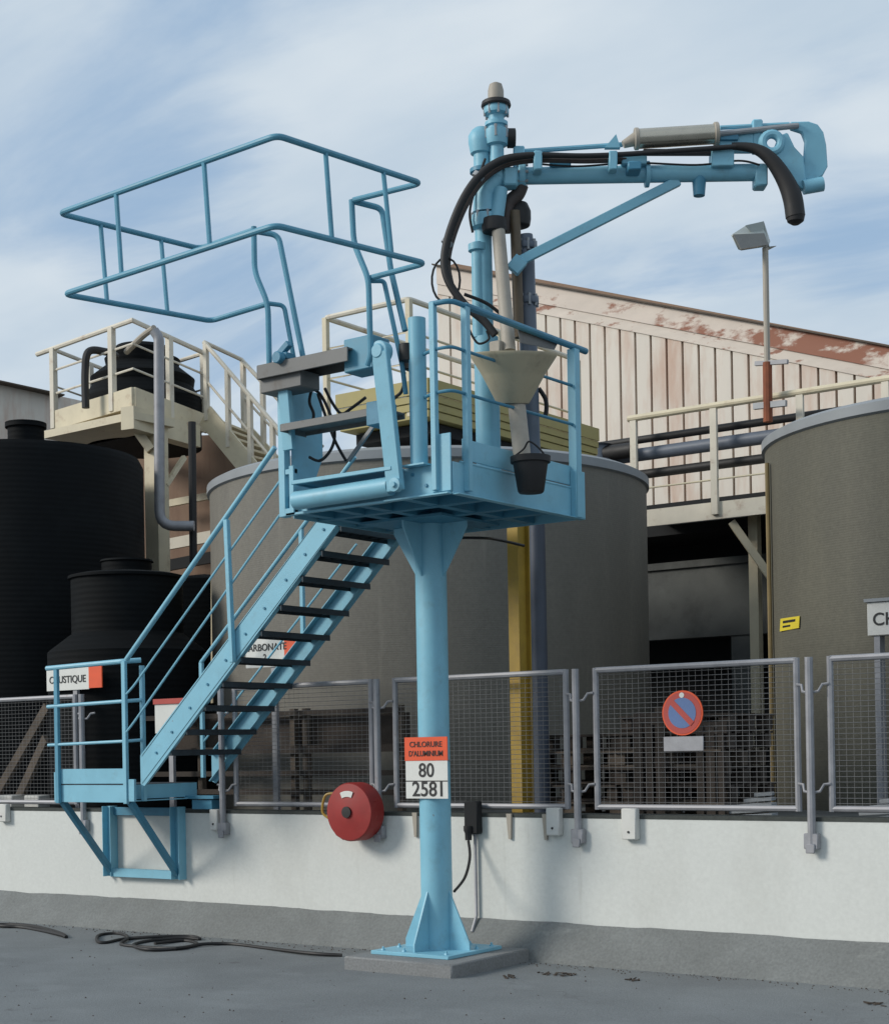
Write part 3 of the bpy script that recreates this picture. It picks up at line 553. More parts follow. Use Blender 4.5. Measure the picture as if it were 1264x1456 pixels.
h = MB(); h.tube([A(1024, 181, 0), A(1122, 176, 0)], .018, 8); h.build('upper_bar', 'blue_paint', la)
bxp(1074, 232, 1092, 263, .14, -.07).build('end_clamp', 'blue_paint', la, bevel=.012)
rr = [A(1097+13*math.cos(t*math.pi/10), 203+13*math.sin(t*math.pi/10), -.04) for t in range(20)]
MB().tube(rr, .036, 10, closed=True).build('eye_ring', 'blue_paint', la)
h = MB(); h.prism([A(x, y, -.05) for x, y in ((1108, 192), (1120, 187), (1130, 208), (1143, 222), (1146, 250), (1150, 268), (1138, 268), (1124, 252), (1110, 228), (1098, 216))], FWD*.07); h.build('knuckle', 'blue_paint', la, bevel=.01)
h = MB(); h.prism([A(x, y, -.01) for x, y in ((1124, 172), (1150, 171.5), (1163, 176), (1171, 187), (1175, 205), (1177, 236), (1170, 249), (1158, 256), (1141, 254), (1143, 226), (1145, 200), (1140, 187), (1124, 182))], FWD*.05); h.build('hook_plate', 'blue_paint', la, bevel=.008)
h = MB(); h.tube([A(1142, 266, -.06), A(1170, 261, -.06)], .056, 14); h.build('hook_pivot', 'blue_paint', la)
h = MB(); pts = spline([A(1040, 207, -.08), A(1070, 210, -.1), (A(1092, 222, -.12)), A(1112, 248, -.12), A(1126, 278, -.12), A(1131, 308, -.12)], 6); h.tube(pts, [.026+.050*min(1, i/24) for i in range(len(pts))], 14); h.lathe([(.074, -.01), (.064, .035), (.028, .06)], pts[-1], (0, 0, -1), 14); h.build('end_hose', 'black_rubber', la)
HP = [(1046, 208), (960, 214), (885, 219), (830, 221), (780, 220), (745, 221), (712, 228), (684, 247), (660, 280), (641, 325), (632, 365), (637, 398), (660, 432), (688, 456), (704, 476)]
MB().tube(spline([A(x, y, -.14-.01*i) for i, (x, y) in enumerate(HP)], 5), [.020+.012*min(1, max(0, (i-18)/12)) for i in range(5*(len(HP)-1)+1)], 12).build('feed_hose', 'black_rubber', la)
MB().tube(spline([A(x+5, y+7, -.10-.01*i) for i, (x, y) in enumerate(HP[2:-3])], 5), .022, 10).build('feed_hose', 'brown_hose', la)
for (x, y) in ((680, 250), (636, 345)):
    h = MB(); h.lathe([(.047, -.018), (.047, .018)], A(x, y, -.19), (A(x+10, y-14)-A(x, y)), 14); h.build('hose_clip', 'grey_steel', la)
MB().tube([A(634+20*math.cos(t*.33), 398+32*math.sin(t*.33), -.2) for t in range(19)], .009, 6, closed=True).build('cable', 'black_rubber', la)
MB().tube(spline([A(x, y, -.15) for x, y in ((660, 418), (690, 430), (712, 446), (722, 455))]), .014, 8).build('cable', 'black_rubber', la)
MB().tube(spline([A(x, y, -.25) for x, y in ((662, 450), (668, 470), (680, 488), (695, 482), (692, 470))]), .009, 6).build('cable', 'black_rubber', la)
MB().tube(spline([A(x, y, .1) for x, y in ((766, 552), (775, 566), (777, 580), (775, 592))]), .018, 8).build('bleed_hose', 'black_rubber', la)

# bucket
bk = thing('bucket', 'black plastic bucket hanging under the drop pipe', 'bucket', at(755, 702, 'x', -6.27))
bt, bb = at(752.5, 649, 'x', -6.26), at(755, 701, 'x', -6.26); r1_, r0_ = .137, .097; hh = bt.z-bb.z
MB().lathe([(r0_-.01, 0), (r0_, .012), (r1_-.008, hh-.05), (r1_+.01, hh-.045), (r1_+.012, hh), (r1_-.005, hh), (r0_-.012, .02), (0, .02)], V((bb.x, bb.y, bb.z)), (0, 0, 1), 32).build('pail', 'black_rubber', bk)
MB().tube(spline([bt+V((-.1, -.08, -.01)), bt+V((-.05, 0, .06)), bt+V((.0, .0, .11)), bt+V((.06, .04, .06)), bt+V((.1, .08, -.01))]), .007, 6).build('handle', 'black_rubber', bk)

# ================================================================== STAIRCASE
st = thing('staircase', 'light blue open steel staircase with dark treads rising to the platform', 'staircase', (-10.7, 10.4, 1.2))
def SZ(x): return 1.19+(x+10.61)*.905            # lower edge of the stringer
yn, yf = 10.0, 10.93
def stringer(y, s):
    q = MB(); x0, x1 = -10.66, -8.2
    poly = [(x0, y, SZ(x0)+.02), (x0+.05, y, SZ(x0)), (x1, y, SZ(x1)), (x1, y, SZ(x1)+.26), (x0, y, SZ(x0)+.28)]
    q.prism(poly, (0, s*.012, 0)); 
    for o_ in (0, .247):
        a, b = V((x0+.02, y+s*.035, SZ(x0+.02)+o_+.006)), V((x1, y+s*.035, SZ(x1)+o_+.006)); q.beam(a, b, .07, .011)
    return q.build('stringer', 'blue_paint', st, bevel=.002)
stringer(yn, 1); stringer(yf, -1)
TX = [-10.446, -10.244, -10.012, -9.791, -9.568, -9.33, -9.103, -8.856, -8.639, -8.431]
for x in TX:
    z = SZ(x)+.13; q = MB(); q.bx(x-.055, x+.175, yn+.013, yf-.013, z-.006, z); q.bx(x-.06, x-.048, yn+.013, yf-.013, z-.05, z+.004); q.bx(x+.165, x+.178, yn+.013, yf-.013, z-.05, z-.001)
    for i in range(1, 7): q.bx(x-.05, x+.17, yn+.013+.13*i-.006, yn+.013+.13*i+.006, z-.03, z-.005)
    q.build('tread', 'tread_dark', st)
    for y, s in ((yn, -1),):
        MB().lathe([(.012, 0), (.012, .012)], (x+.0, y, z-.02), (0, s, 0), 6).build('bolt', 'blue_dark', st)
MB().tube([at(180, 938, 'y', 9.97), at(391, 636, 'y', 9.97)], .0235, 12).build('handrail', 'blue_paint', st)
for a, b, e in (((190, 976), (398, 684), (180, 987)), ((190, 1028), (398, 732), (180, 1041))): MB().tube(arc_corner([at(*e, 'y', 10.02), at(*a, 'y', 9.98), at(*b, 'y', 9.98)], .05), .0105, 8).build('mid_rail', 'blue_paint', st)
q = MB(); q.beam(at(322, 739, 'y', 9.965), at(331, 942, 'y', 9.965), .045, .045, up=(1, 0, 0)); q.build('baluster', 'blue_paint', st, bevel=.004)
FH = [at(286, 942, 'y', 10.95), at(428, 752, 'y', 10.95)]; dd = FH[1]-FH[0]
MB().tube([FH[0], FH[1]+dd*.5], .02, 10).build('handrail', 'blue_paint', st)
for k_ in (.40, .78): MB().tube([FH[0]-Z*k_, FH[1]+dd*.5-Z*k_], .0105, 8).build('mid_rail', 'blue_paint', st)
MB().bx(FH[0].x-.02, FH[0].x+.02, 10.935, 10.97, 1.20, FH[0].z).build('baluster', 'blue_paint', st, bevel=.003)
MB().bx(FH[1].x-.02, FH[1].x+.02, 10.935, 10.97, 2.35, FH[1].z).build('baluster', 'blue_paint', st, bevel=.003)

# ------------------------------------------------------------------ landing on the wall
ld = thing('stair_landing', 'light blue bracketed stair landing fixed to the white wall', 'landing', (-11.4, 10.5, .95))
lx0, lx1, ly = -11.90, -10.93, 10.10; zk = at(185, 1116, 'x', lx1).z; z0 = 1.0
k = MB(); k.bx(lx0, lx1, ly, 10.98, zk-.02, zk); k.build('deck', 'tread_dark', ld)
k = MB(); k.bx(lx0, lx1, ly-.008, ly, z0-.01, zk-.004); k.bx(lx0+.04, lx1-.03, ly-.012, ly-.004, zk+.008, zk+.15); k.bx(lx0-.05, lx0+.01, ly-.012, ly+.02, z0-.01, zk+.12); k.build('front_panel', 'blue_paint', ld, bevel=.003)
k = MB(); k.bx(lx1, lx1+.008, ly, 10.98, z0+.02, zk-.004); k.bx(lx1+.008, lx1+.05, ly+.02, 10.98, z0+.0, z0+.01); k.build('side_panel', 'blue_paint', ld)
MB().bx(lx0, lx0+.008, ly, 10.98, z0, zk).build('side_panel', 'blue_paint', ld)
zt = at(183, 938, 'x', lx1).z
for x in (lx0+.03, lx1): MB().bx(x-.025, x+.025, ly-.045, ly-.009, z0-.02, 2.30).build('post', 'blue_rail' if x < -11.5 else 'blue_paint', ld, bevel=.004)
MB().bx(lx1+.06, lx1+.10, ly+.1, ly+.14, z0, 2.26).build('post', 'blue_paint', ld, bevel=.004)
MB().bx(lx1+.03, lx1+.11, ly-.03, ly+.0, z0, zk+.05).build('post_shoe', 'blue_paint', ld, bevel=.004)
for z, r in ((2.30, .024), (1.93, .018), (1.56, .015)): MB().tube(arc_corner([(lx0-.1, ly-.03, z-.02), (lx1, ly-.03, z), (lx1+.09, ly+.1, z+.01)], .06), r, 10).build('rail', 'blue_paint', ld)
for x, xw in ((lx0+.03, -11.99), (lx1, -11.06)):
    k = MB(); k.beam((x, ly+.02, z0), (xw, 10.83, .27), .05, .06); k.build('brace', 'blue_dark', ld, bevel=.003)
bz0, bz1 = .215, .86
for x in (-12.03, -11.07):
    k = MB(); k.bx(x-.05, x+.07, 10.87, 10.9, bz0, bz1+.06); k.bx(x-.05, x-.04, 10.80, 10.871, bz0, bz1+.06); k.bx(x+.06, x+.07, 10.80, 10.871, bz0, bz1+.06); k.build('wall_channel', 'blue_paint', ld, bevel=.002)
k = MB(); k.bx(-11.965, -11.125, 10.82, 10.87, bz0, bz0+.085); k.build('bottom_bar', 'blue_paint', ld, bevel=.003)
k = MB(); k.bx(-11.965, -11.125, 10.85, 10.89, bz1-.03, bz1+.05); k.build('top_bar', 'blue_dark', ld, bevel=.003)
k = MB(); k.bx(lx1, -10.55, 10.82, 10.97, 1.0, 1.03); k.bx(-10.86, -10.6, 10.85, 10.97, .90, .99); k.build('outrigger', 'blue_dark', ld)

# ================================================================== TANKS
def tank(name, label, cx, cy, r, top, mt, lip=None, base=YZ, prof=None):
    t = thing(name, label, 'tank', (cx, cy, base))
    MB().lathe(prof or [(r, 0), (r, top-base-.02), (r-.03, top-base), (0, top-base+.12)], (cx, cy, base), (0, 0, 1), 96).build('shell', mt, t)
    if lip: MB().lathe([(r+.002, top-base-.10), (r+.03, top-base-.085), (r+.03, top-base+.0), (r-.05, top-base+.04), (0, top-base+.17)], (cx, cy, base), (0, 0, 1), 96, closed=False).build('rim', lip, t)
    return t
tank('storage_tank', 'grey brown storage tank in the middle behind the stair and column', -10.66, 14.50, 2.47, 4.40, 'tank_grey', 'tank_lip')
tank('storage_tank', 'large grey brown storage tank at the right edge with yellow sticker', -4.62, 15.25, 2.05, 4.36, 'tank_olive', 'tank_lip')
b = ad(42, 900, 19.5); rb_ = 1.42; tz = ad(60, 622, 18.1).z
tank('storage_tank', 'tall black plastic tank at the left edge', b.x, b.y, rb_, tz, 'black_plastic', prof=[(rb_, 0), (rb_, tz-YZ-.1), (rb_-.05, tz-YZ), (.22, tz-YZ+.16), (.22, tz-YZ+.40), (.25, tz-YZ+.40), (.25, tz-YZ+.46), (0, tz-YZ+.47)])
b = ad(182, 900, 17.2); z1, z2, z3, z4 = [ad(180, y, 17.2).z-YZ for y in (925, 905, 822, 797)]
tk = tank('storage_tank', 'small black tank with a lid and wider foot behind the landing', b.x, b.y, .6, 3, 'black_plastic', prof=[(.86, 0), (.86, z1-.03), (.83, z1), (.63, z2), (.60, z2+.02), (.60, z3-.03), (.63, z3-.02), (.63, z3+.01), (.55, z3+.03), (.30, z3+.06), (.27, z3+.07), (.27, z4-.03), (.29, z4-.02), (.28, z4), (0, z4+.02)])
b = ad(292, 900, 19.5); tank('storage_tank', 'dark tank in shade between the small black tank and the grey tank', b.x, b.y, .85, ad(292, 830, 19.5).z, 'black_plastic')
b = ad(203, 540, 22); zz_ = [ad(203, y, 22).z-5.7 for y in (600, 572, 552, 540, 522, 512, 500, 494)]
tank('storage_tank', 'black ribbed tank top inside the cream railing', b.x, b.y, .8, 6, 'black_plastic', base=5.7, prof=[(.8, 0), (.8, zz_[0]), (.84, zz_[0]+.02), (.84, zz_[1]), (.70, zz_[2]), (.72, zz_[3]), (.50, zz_[4]), (.52, zz_[5]), (.40, zz_[5]+.02), (.42, zz_[6]), (.36, zz_[7]), (0, zz_[7]+.03)])

# ================================================================== SHED + BUILDINGS BEHIND
SY = 21.0
sh = thing('corrugated_shed', 'large shed with rust stained ribbed cream cladding and sloping roof', 'shed', (-12, SY, YZ))
ap = at(646, 374, 'y', SY); lf = at(622, 386, 'y', SY); rt_ = at(1264, 490, 'y', SY); sl_ = (rt_.z-ap.z)/(rt_.x-ap.x); xr = rt_.x+6; zr_ = ap.z+sl_*(xr-ap.x)
MB().prism([(lf.x, SY, YZ), (xr, SY, YZ), (xr, SY, zr_), ap, lf], (0, .12, 0)).build('wall', 'brown_clad', sh)
rb_ = MB(); x = lf.x+.01; pw = .262
while x < xr:
    zt_ = (ap.z+sl_*(x+pw/2-ap.x))-.43 if x > ap.x else lf.z-.33
    a_, b_, y_ = x+.019, x+pw-.019, SY-.05
    rb_.prism([(a_, y_, YZ), (b_, y_, YZ), (b_, y_, zt_-.05), (b_-.05, y_, zt_), (a_+.05, y_, zt_), (a_, y_, zt_-.05)], (0, .052, 0))
    x += pw
rb_.build('cladding', 'clad', sh)
fs = MB(); fs.prism([ap+V((-.3, -.09, -.0)), V((xr, SY-.09, zr_)), V((xr, SY-.09, zr_-.30)), ap+V((-.3, -.09, -.30))], (0, .085, 0)); fs.build('fascia', 'fascia', sh)
fs = MB(); fs.prism([ap+V((-.3, -.07, -.302)), V((xr, SY-.07, zr_-.302)), V((xr, SY-.07, zr_-.46)), ap+V((-.3, -.07, -.46))], (0, .065, 0)); fs.build('fascia', 'fascia_low', sh)
fl = MB(); dr = V((xr, SY, zr_))-ap; fl.beam(ap+V((-.35, -.05, .02)), V((xr, SY-.05, zr_+.02)), .2, .022); fl.build('verge', 'wood_pale', sh)
fl = MB(); fl.prism([ap+V((-.3, 0, -.01)), V((xr, SY, zr_-.01)), V((xr, SY+14, zr_-.01)), ap+V((-.3, 14, -.01))], (0, 0, -.05)); fl.build('roof', 'rust', sh)

# cream walkway at the right
wy = 17.65
wk = thing('walkway', 'cream steel walkway with handrail and rusty deck edge at right', 'walkway', (-8, wy, 4.1))
za, zb2 = at(925, 722, 'y', wy).z, at(1080, 712, 'y', wy).z; zd = (za+zb2)/2; xl, xr2 = at(900, 720, 'y', wy).x, 2.0
k = MB(); k.bx(xl, xr2, wy, wy+.9, zd-.06, zd); k.bx(xl, xr2, wy-.02, wy, zd-.20, zd+.01); k.build('deck', 'cream_light', wk)
zrail = at(1017, 580, 'y', wy).z; 
for px in (903, 1017, 1140, 1262, 1400): x = at(px, 600, 'y', wy).x; MB().bx(x-.045, x+.045, wy-.07, wy-.022, zd-.15, zrail).build('post', 'cream_light', wk, bevel=.004)
MB().tube([(xl-.02, wy-.045, zrail+.02), (xr2, wy-.045, zrail+.02)], .042, 10).build('handrail', 'cream', wk)
MB().tube([(xl, wy-.045, zd+.28), (xr2, wy-.045, zd+.28)], .012, 8).build('mid_rail', 'cream', wk)
for px in (1040, 1300):
    a = at(px, 742, 'y', wy+.1); k = MB(); k.beam(a, a+V((.55, .3, -.95)), .09, .09); k.build('brace', 'cream', wk)
    k = MB(); q = at(px+30, 760, 'y', wy+.4); k.bx(q.x-.06, q.x+.06, wy+.4, wy+.52, YZ, zd-.06); k.build('leg', 'cream', wk)
for (pyl, pyr, r, mt, lb) in ((640, 596, .05, 'black_rubber', 'upper thin black pipe along the cream walkway railing'), (657, 622, .085, 'pipe_bluegrey', 'thick grey pipe, middle of three by the walkway railing'), (686, 651, .06, 'black_rubber', 'lowest black pipe of three along the walkway railing')):
    z = at(960, (pyl+pyr)/2, 'y', wy+.25).z; xa = at(846, pyl, 'y', wy+.25).x
    tag(MB().tube([(xa, wy+.25, z), (xr2, wy+.25, z)], r, 12).build('pipe', mt, org=(xa, wy+.25, z)), lb, 'pipe', 'pipes on the cream walkway')
q = at(852, 655, 'y', wy+.1); vv = thing('pipe_valve', 'dark valve block at the end of the walkway pipes', 'valve', q)
MB().lathe([(.12, -.22), (.2, -.2), (.2, .0), (.13, .02), (.13, .18), (.18, .2)], q, (0, 0, 1), 16).build('valve_body', 'pipe_bluegrey', vv)
MB().tube([q+V((.1, 0, .08)), q+V((.5, 0, .08))], .1, 12).build('flange', 'black_rubber', vv)
# low building under the walkway, its shade put into the colours
lb_ = thing('concrete_shelter', 'concrete wall with openings under the cream walkway, shade put into its dark colours', 'building', (-8, 18.6, YZ))
xa, xb = at(905, 800, 'y', 18.7).x, 0
z1, z2 = at(1000, 800, 'y', 18.7).z, at(1000, 906, 'y', 18.7).z
MB().bx(xa-2.5, xb, 18.7, 18.9, z2, z1).build('wall', 'shaded_concrete', lb_)
MB().bx(xa-2.5, xb, 19.6, 19.8, YZ, zd+.4).build('back_wall', 'shade_and_black', lb_)  # near-black sheet painted as the deep shade behind the wall
MB().bx(xa-2.5, xb, 18.55, 19.7, zd-.2, zd-.07).build('roof', 'shade_and_black', lb_)  # near-black too, shade above the wall put into the colour
MB().bx(xa-2.5, xb, 18.66, 18.7, z1-.05, z1+.04).build('ledge', 'shaded_concrete', lb_)
for px in (1040,): q = at(px, 930, 'y', 18.72); MB().bx(q.x-.0, q.x+.35, 18.72, 18.9, YZ, z2).build('pier', 'shaded_concrete', lb_)

# flood light
fy = 17.4
fl_ = thing('floodlight', 'grey floodlight on a thin rusty mast above the walkway', 'floodlight', at(1092, 600, 'y', fy))
MB().tube([at(1091, 520, 'y', fy), at(1088, 352, 'y', fy)], .036, 10).build('mast', 'drop_grey', fl_)
MB().tube([at(1092, 600, 'y', fy), at(1091, 515, 'y', fy)], .055, 10).build('mast_sleeve', 'rust', fl_)
MB().beam(at(1074, 517, 'y', fy), at(1120, 514, 'y', fy), .05, .05).build('crossbar', 'galv', fl_)
MB().beam(at(1072, 578, 'y', fy), at(1118, 573, 'y', fy), .06, .07).build('mast_clamp', 'grey_steel', fl_)
dF = (at(1089, 352, 'y', fy)-CAM).dot(FWD)
def G(x, y, o=0.): return ad(x, y, dF+o)
hb = MB(); face = [G(1037, 333, -.15), G(1050, 357, -.15), G(1094, 350, -.05), G(1088, 331, -.05)]; back = [G(1060, 319, .1), G(1070, 345, .3), G(1096, 345, .3), G(1086, 313, .15)]
hb.hexa([*face, *back]); hd = hb.build('lamp_head', 'lamp_grey', fl_, bevel=.02)
hb = MB(); cc = sum(face, V())/4; nn = (face[1]-face[0]).cross(face[2]-face[0]).normalized(); nn = nn if nn.dot(CAM-cc) > 0 else -nn
hb.hexa([*[cc+(p-cc)*.86+nn*.004 for p in face], *[cc+(p-cc)*.86+nn*.03 for p in face]]); hb.build('lens', 'glass', hd)
hb = MB(); hb.prism([G(1060, 320, -.1), G(1086, 314, 0), G(1094, 350, .02), G(1104, 349, .05), G(1090, 356, .05)], FWD*.02); hb.build('yoke', 'lamp_grey', fl_)

# ------------------------------------------------------------------ yellow deck over the middle tank
yd = thing('yellow_platform', 'yellow plank platform with cream railing above the grey tank', 'platform', (-10, 13.2, 4.5))
zy = 5.02; c1 = at(482, 583, 'z', zy-.0); c2 = at(606, 557, 'z', zy); c3 = at(850, 628, 'z', zy); px0, px1, py0, py1 = c1.x, c2.x, (c1.y+c2.y)/2, c3.y
k = MB(); 
for i, (dz, o_) in enumerate(((.0, 0), (-.08, .012), (-.16, .024))): k.bx(px0+o_, px1-o_, py0+o_, py1, zy-.075+dz, zy+dz)
k.build('planks', 'yellow_deck', yd, bevel=.004)
MB().bx(px0+.1, px1-.12, py0+.2, py1-.1, zy-.36, zy-.25).build('shade_slab', 'shade_and_black', yd)  # near-black slab standing in for the shadow beneath the planks
MB().bx(px0, px1, py0-.012, py0+.012, zy+.004, zy+.15).build('kick_board', 'yellow_deck', yd)
MB().bx(px1-.012, px1+.012, py0, py1, zy+.004, zy+.15).build('kick_board', 'yellow_deck', yd)
zR = zy+1.0; rc = [V((px0-.02, py1, zR)), V((px0-.02, py0, zR)), V((px1, py0, zR)), V((px1, py1, zR))]
r1x = at(463, 452, 'z', zR); r2x = at(581, 425, 'z', zR)
RX0, RX1, RY0 = r1x.x, r2x.x, (r1x.y+r2x.y)/2
MB().tube(arc_corner([(RX0, py1, zR), (RX0, RY0, zR), (RX1, RY0, zR), (RX1, py1, zR)], .05), .03, 8).build('handrail', 'cream_light', yd)
for dz in (.35, .67): MB().tube([(RX0, py1, zy+dz), (RX0, RY0, zy+dz), (RX1, RY0, zy+dz), (RX1, py1, zy+dz)], .013, 6).build('mid_rail', 'cream', yd)
for (x, y) in ((RX0, RY0), (RX1, RY0), (RX1, py0+(py1-py0)*.5), (RX1, py1), (RX0, py1)): MB().bx(x-.03, x+.03, y-.03, y+.03, zy-.2, zR).build('post', 'cream', yd, bevel=.004)
for (x, y) in ((px0+.3, py0+.5), (px1-.3, py0+.5), (px1-.3, py1-.3)): MB().bx(x-.05, x+.05, y-.05, y+.05, 4.4, zy-.24).build('leg', 'shade_and_black', yd)

# ------------------------------------------------------------------ cream platform at the left with its stair
cp = thing('cream_platform', 'cream steel platform with white railing and stair above the black tank', 'platform', (-15.5, 14.6, 1))
zc = 6.0; D1, D2, D3 = at(76, 600, 'z', zc), at(190, 566, 'z', zc), at(292, 604, 'z', zc); D4 = D1+(D3-D2)
k = MB(); k.prism([D1, D2, D3, D4], (0, 0, -.10)); k.build('deck', 'cream', cp)
def wallstrip(a, b, z0_, z1_, th, nm, mt):
    d_ = (b-a).normalized(); nn_ = V((d_.y, -d_.x, 0))*th; MB().hexa([V((a.x, a.y, z0_)), V((b.x, b.y, z0_)), V((b.x, b.y, z0_))+nn_, V((a.x, a.y, z0_))+nn_, V((a.x, a.y, z1_)), V((b.x, b.y, z1_)), V((b.x, b.y, z1_))+nn_, V((a.x, a.y, z1_))+nn_]).build(nm, mt, cp)
wallstrip(D1, D2, zc-.12, zc+.14, .03, 'fascia', 'cream'); wallstrip(D2, D3, zc-.12, zc+.14, .03, 'fascia', 'cream')
e1, e2, e3 = at(62, 618, 'z', zc-.25), at(190, 590, 'z', zc-.25), at(285, 618, 'z', zc-.25)
wallstrip(e1, e2, zc-.30, zc-.20, -.7, 'bearer', 'cream'); wallstrip(e2, e3, zc-.42, zc-.13, -.2, 'bearer', 'cream')
T1, T2, T3 = [V((p.x, p.y, zc+1.0)) for p in (D1, D2, D3)]
ex = T1+(T1-T2)*.2
MB().tube([ex, T2, T3], .035, 8).build('handrail', 'cream_light', cp)
for dz in (.38, .70): MB().tube([V((D1.x, D1.y, zc+dz)), V((D2.x, D2.y, zc+dz)), V((D3.x, D3.y, zc+dz))], .016, 6).build('mid_rail', 'cream_light', cp)
T4 = V((D4.x, D4.y, zc+1.0)); MB().tube([T1, T4, T3], .03, 8).build('handrail', 'cream_light', cp)
MB().tube([V((D1.x, D1.y, zc+.5)), V((D4.x, D4.y, zc+.5)), V((D3.x, D3.y, zc+.5))], .014, 6).build('mid_rail', 'cream_light', cp)
for p in (lerp(D1, D2, .02), lerp(D1, D2, .76), lerp(D2, D3, .5), D3, lerp(D1, D4, .5), D4): MB().bx(p.x-.04, p.x+.04, p.y-.05, p.y+.03, zc-.1, zc+1.0).build('post', 'cream_light', cp, bevel=.004)
cl0, cl1 = ad(222, 640, 20.6), 0; MB().bx(cl0.x-.12, cl0.x+.12, cl0.y-.1, cl0.y+.1, YZ, zc-.3).build('leg', 'cream', cp)
k = MB(); k.beam(ad(215, 640, 20.5), ad(190, 605, 20.5), .12, .12); k.beam(ad(236, 690, 20.6), ad(262, 650, 20.9), .06, .06); k.build('knee_brace', 'cream', cp)
# stair from the deck's right end
s0, s1 = ad(292, 590, 21.6), ad(420, 745, 20.6); s0b, s1b = ad(345, 612, 22.2), ad(460, 740, 21.4)
k = MB(); k.beam(s0, s1, .03, .30); k.build('stringer', 'cream', cp); k = MB(); k.beam(s0b, s1b, .03, .28); k.build('stringer', 'cream', cp)
for i in range(12):
    t = (i+.5)/12; a, b_ = lerp(s0, s1, t), lerp(s0b, s1b, t); MB().beam(a, b_, .2, .03).build('step', 'cream', cp)
for a, b_, n_ in ((s0, s1, 4), (s0b, s1b, 4)):
    u_ = Z*1.0
    MB().tube([a+u_, b_+u_], .032, 8).build('handrail', 'cream_light', cp); MB().tube([a+u_*.5, b_+u_*.5], .018, 6).build('mid_rail', 'cream_light', cp)
    if a is s0b: MB().tube([s0+u_, s0b+u_], .03, 8).build('handrail', 'cream_light', cp)
    for i in range(n_): q = lerp(a, b_, i/n_+.02); MB().bx(q.x-.03, q.x+.03, q.y-.03, q.y+.03, q.z-.05, q.z+1.0).build('post', 'cream_light', cp)
# riser pipes beside it
gp_ = MB(); gp_.tube(arc_corner([ad(219, 470, 19.9), ad(226, 480, 19.9), ad(227, 748, 19.9), ad(276, 748, 19.9)], .2), .066, 14)
tag(gp_.build('riser_pipe', 'galv', org=ad(227, 748, 19.9)), 'grey vertical pipe with an elbow before the cream platform', 'pipe')
tag(MB().tube([ad(273, 600, 20.1), ad(275, 800, 20.1)], .05, 10).build('down_pipe', 'black_rubber', org=ad(275, 800, 20.1)), 'thin black vertical pipe before the brown wall', 'pipe')
jt = MB(); jt.tube(spline([ad(219, 466, 20), ad(205, 476, 20.2), ad(190, 490, 20.4), ad(180, 500, 20.6)]), .04, 10); tag(jt.build('bent_pipe', 'drop_grey', org=ad(219, 466, 20)), 'grey bent pipe running to the black tank lid', 'pipe')
bpn = MB(); bpn.tube(spline([ad(122, 580, 20.6), ad(121, 530, 20.6), ad(126, 500, 20.6), ad(150, 500, 20.8), ad(165, 506, 21)]), .05, 10); tag(bpn.build('black_pipe', 'black_rubber', org=ad(122, 580, 20.6)), 'black bent pipe looping over the ribbed tank top', 'pipe')
# brown wall behind
bw = thing('brown_shed', 'brown weathered shed wall between the black tanks and grey tank', 'shed', ad(270, 900, 22.8))
MB().prism([V((ad(180, 900, 23.6).x, ad(180, 900, 23.6).y, YZ)), ad(180, 622, 23.6), ad(312, 618, 22.9), ad(420, 720, 22.5), V((ad(420, 900, 22.5).x, ad(420, 900, 22.5).y, YZ))], FWD*.15).build('wall', 'brown_clad', bw)
for py, mt in ((712, 'cream'), (770, 'cream_light'), (800, 'shade_and_black')):
    q0_, q1_ = ad(235, py+5, 23.0), ad(325, py-12, 22.4); MB().beam(q0_, q1_, .06, .1 if mt == 'cream' else .16).build('rail', mt, bw)
MB().tube([ad(306, 700, 18.4), ad(306, 1000, 18.4)], .05, 8).build('rail', 'cream', bw)
# far left white building
fw = thing('far_shed', 'pale shed with dark roof edge far off at the left', 'shed', ad(20, 640, 34))
a, b_ = ad(-120, 565, 33), ad(85, 600, 35)
h = MB(); h.hexa([V((a.x, a.y, YZ)), V((b_.x, b_.y, YZ)), V((b_.x, b_.y+4, YZ)), V((a.x, a.y+4, YZ)), ad(-120, 520, 33), ad(85, 563, 35), ad(85, 563, 35)+Y*4, ad(-120, 520, 33)+Y*4]); h.build('wall', 'clad', fw)
h = MB(); h.beam(ad(-120, 518, 33-.1), ad(88, 563, 35-.1), .3, .03); h.build('verge', 'wood_pale', fw)

# ================================================================== BEHIND THE FENCE
yp_ = thing('yellow_post', 'yellow steel post standing behind the fence under the platform', 'post', (-7.2, 11.2, YZ))
a = at(734, 1150, 'y', 11.15); bt_ = at(727, 748, 'y', 11.15)
MB().bx(a.x-.01, a.x+.095, 11.10, 11.115, YZ, bt_.z+.1).build('flange', 'yellow_post', yp_)
MB().bx(a.x+.045, a.x+.058, 11.115, 11.27, YZ, bt_.z+.1).build('web', 'yellow_post', yp_)
MB().bx(a.x-.01, a.x+.095, 11.27, 11.285, YZ, bt_.z+.1).build('flange', 'yellow_post', yp_)
q = at(764, 800, 'y', 11.6); tag(MB().tube([(q.x, 11.6, YZ), (q.x, 11.6, 3.6)], .074, 16).build('riser_pipe', 'pipe_dark', org=(q.x, 11.6, YZ)), 'blue grey vertical pipe beside the yellow post', 'pipe')

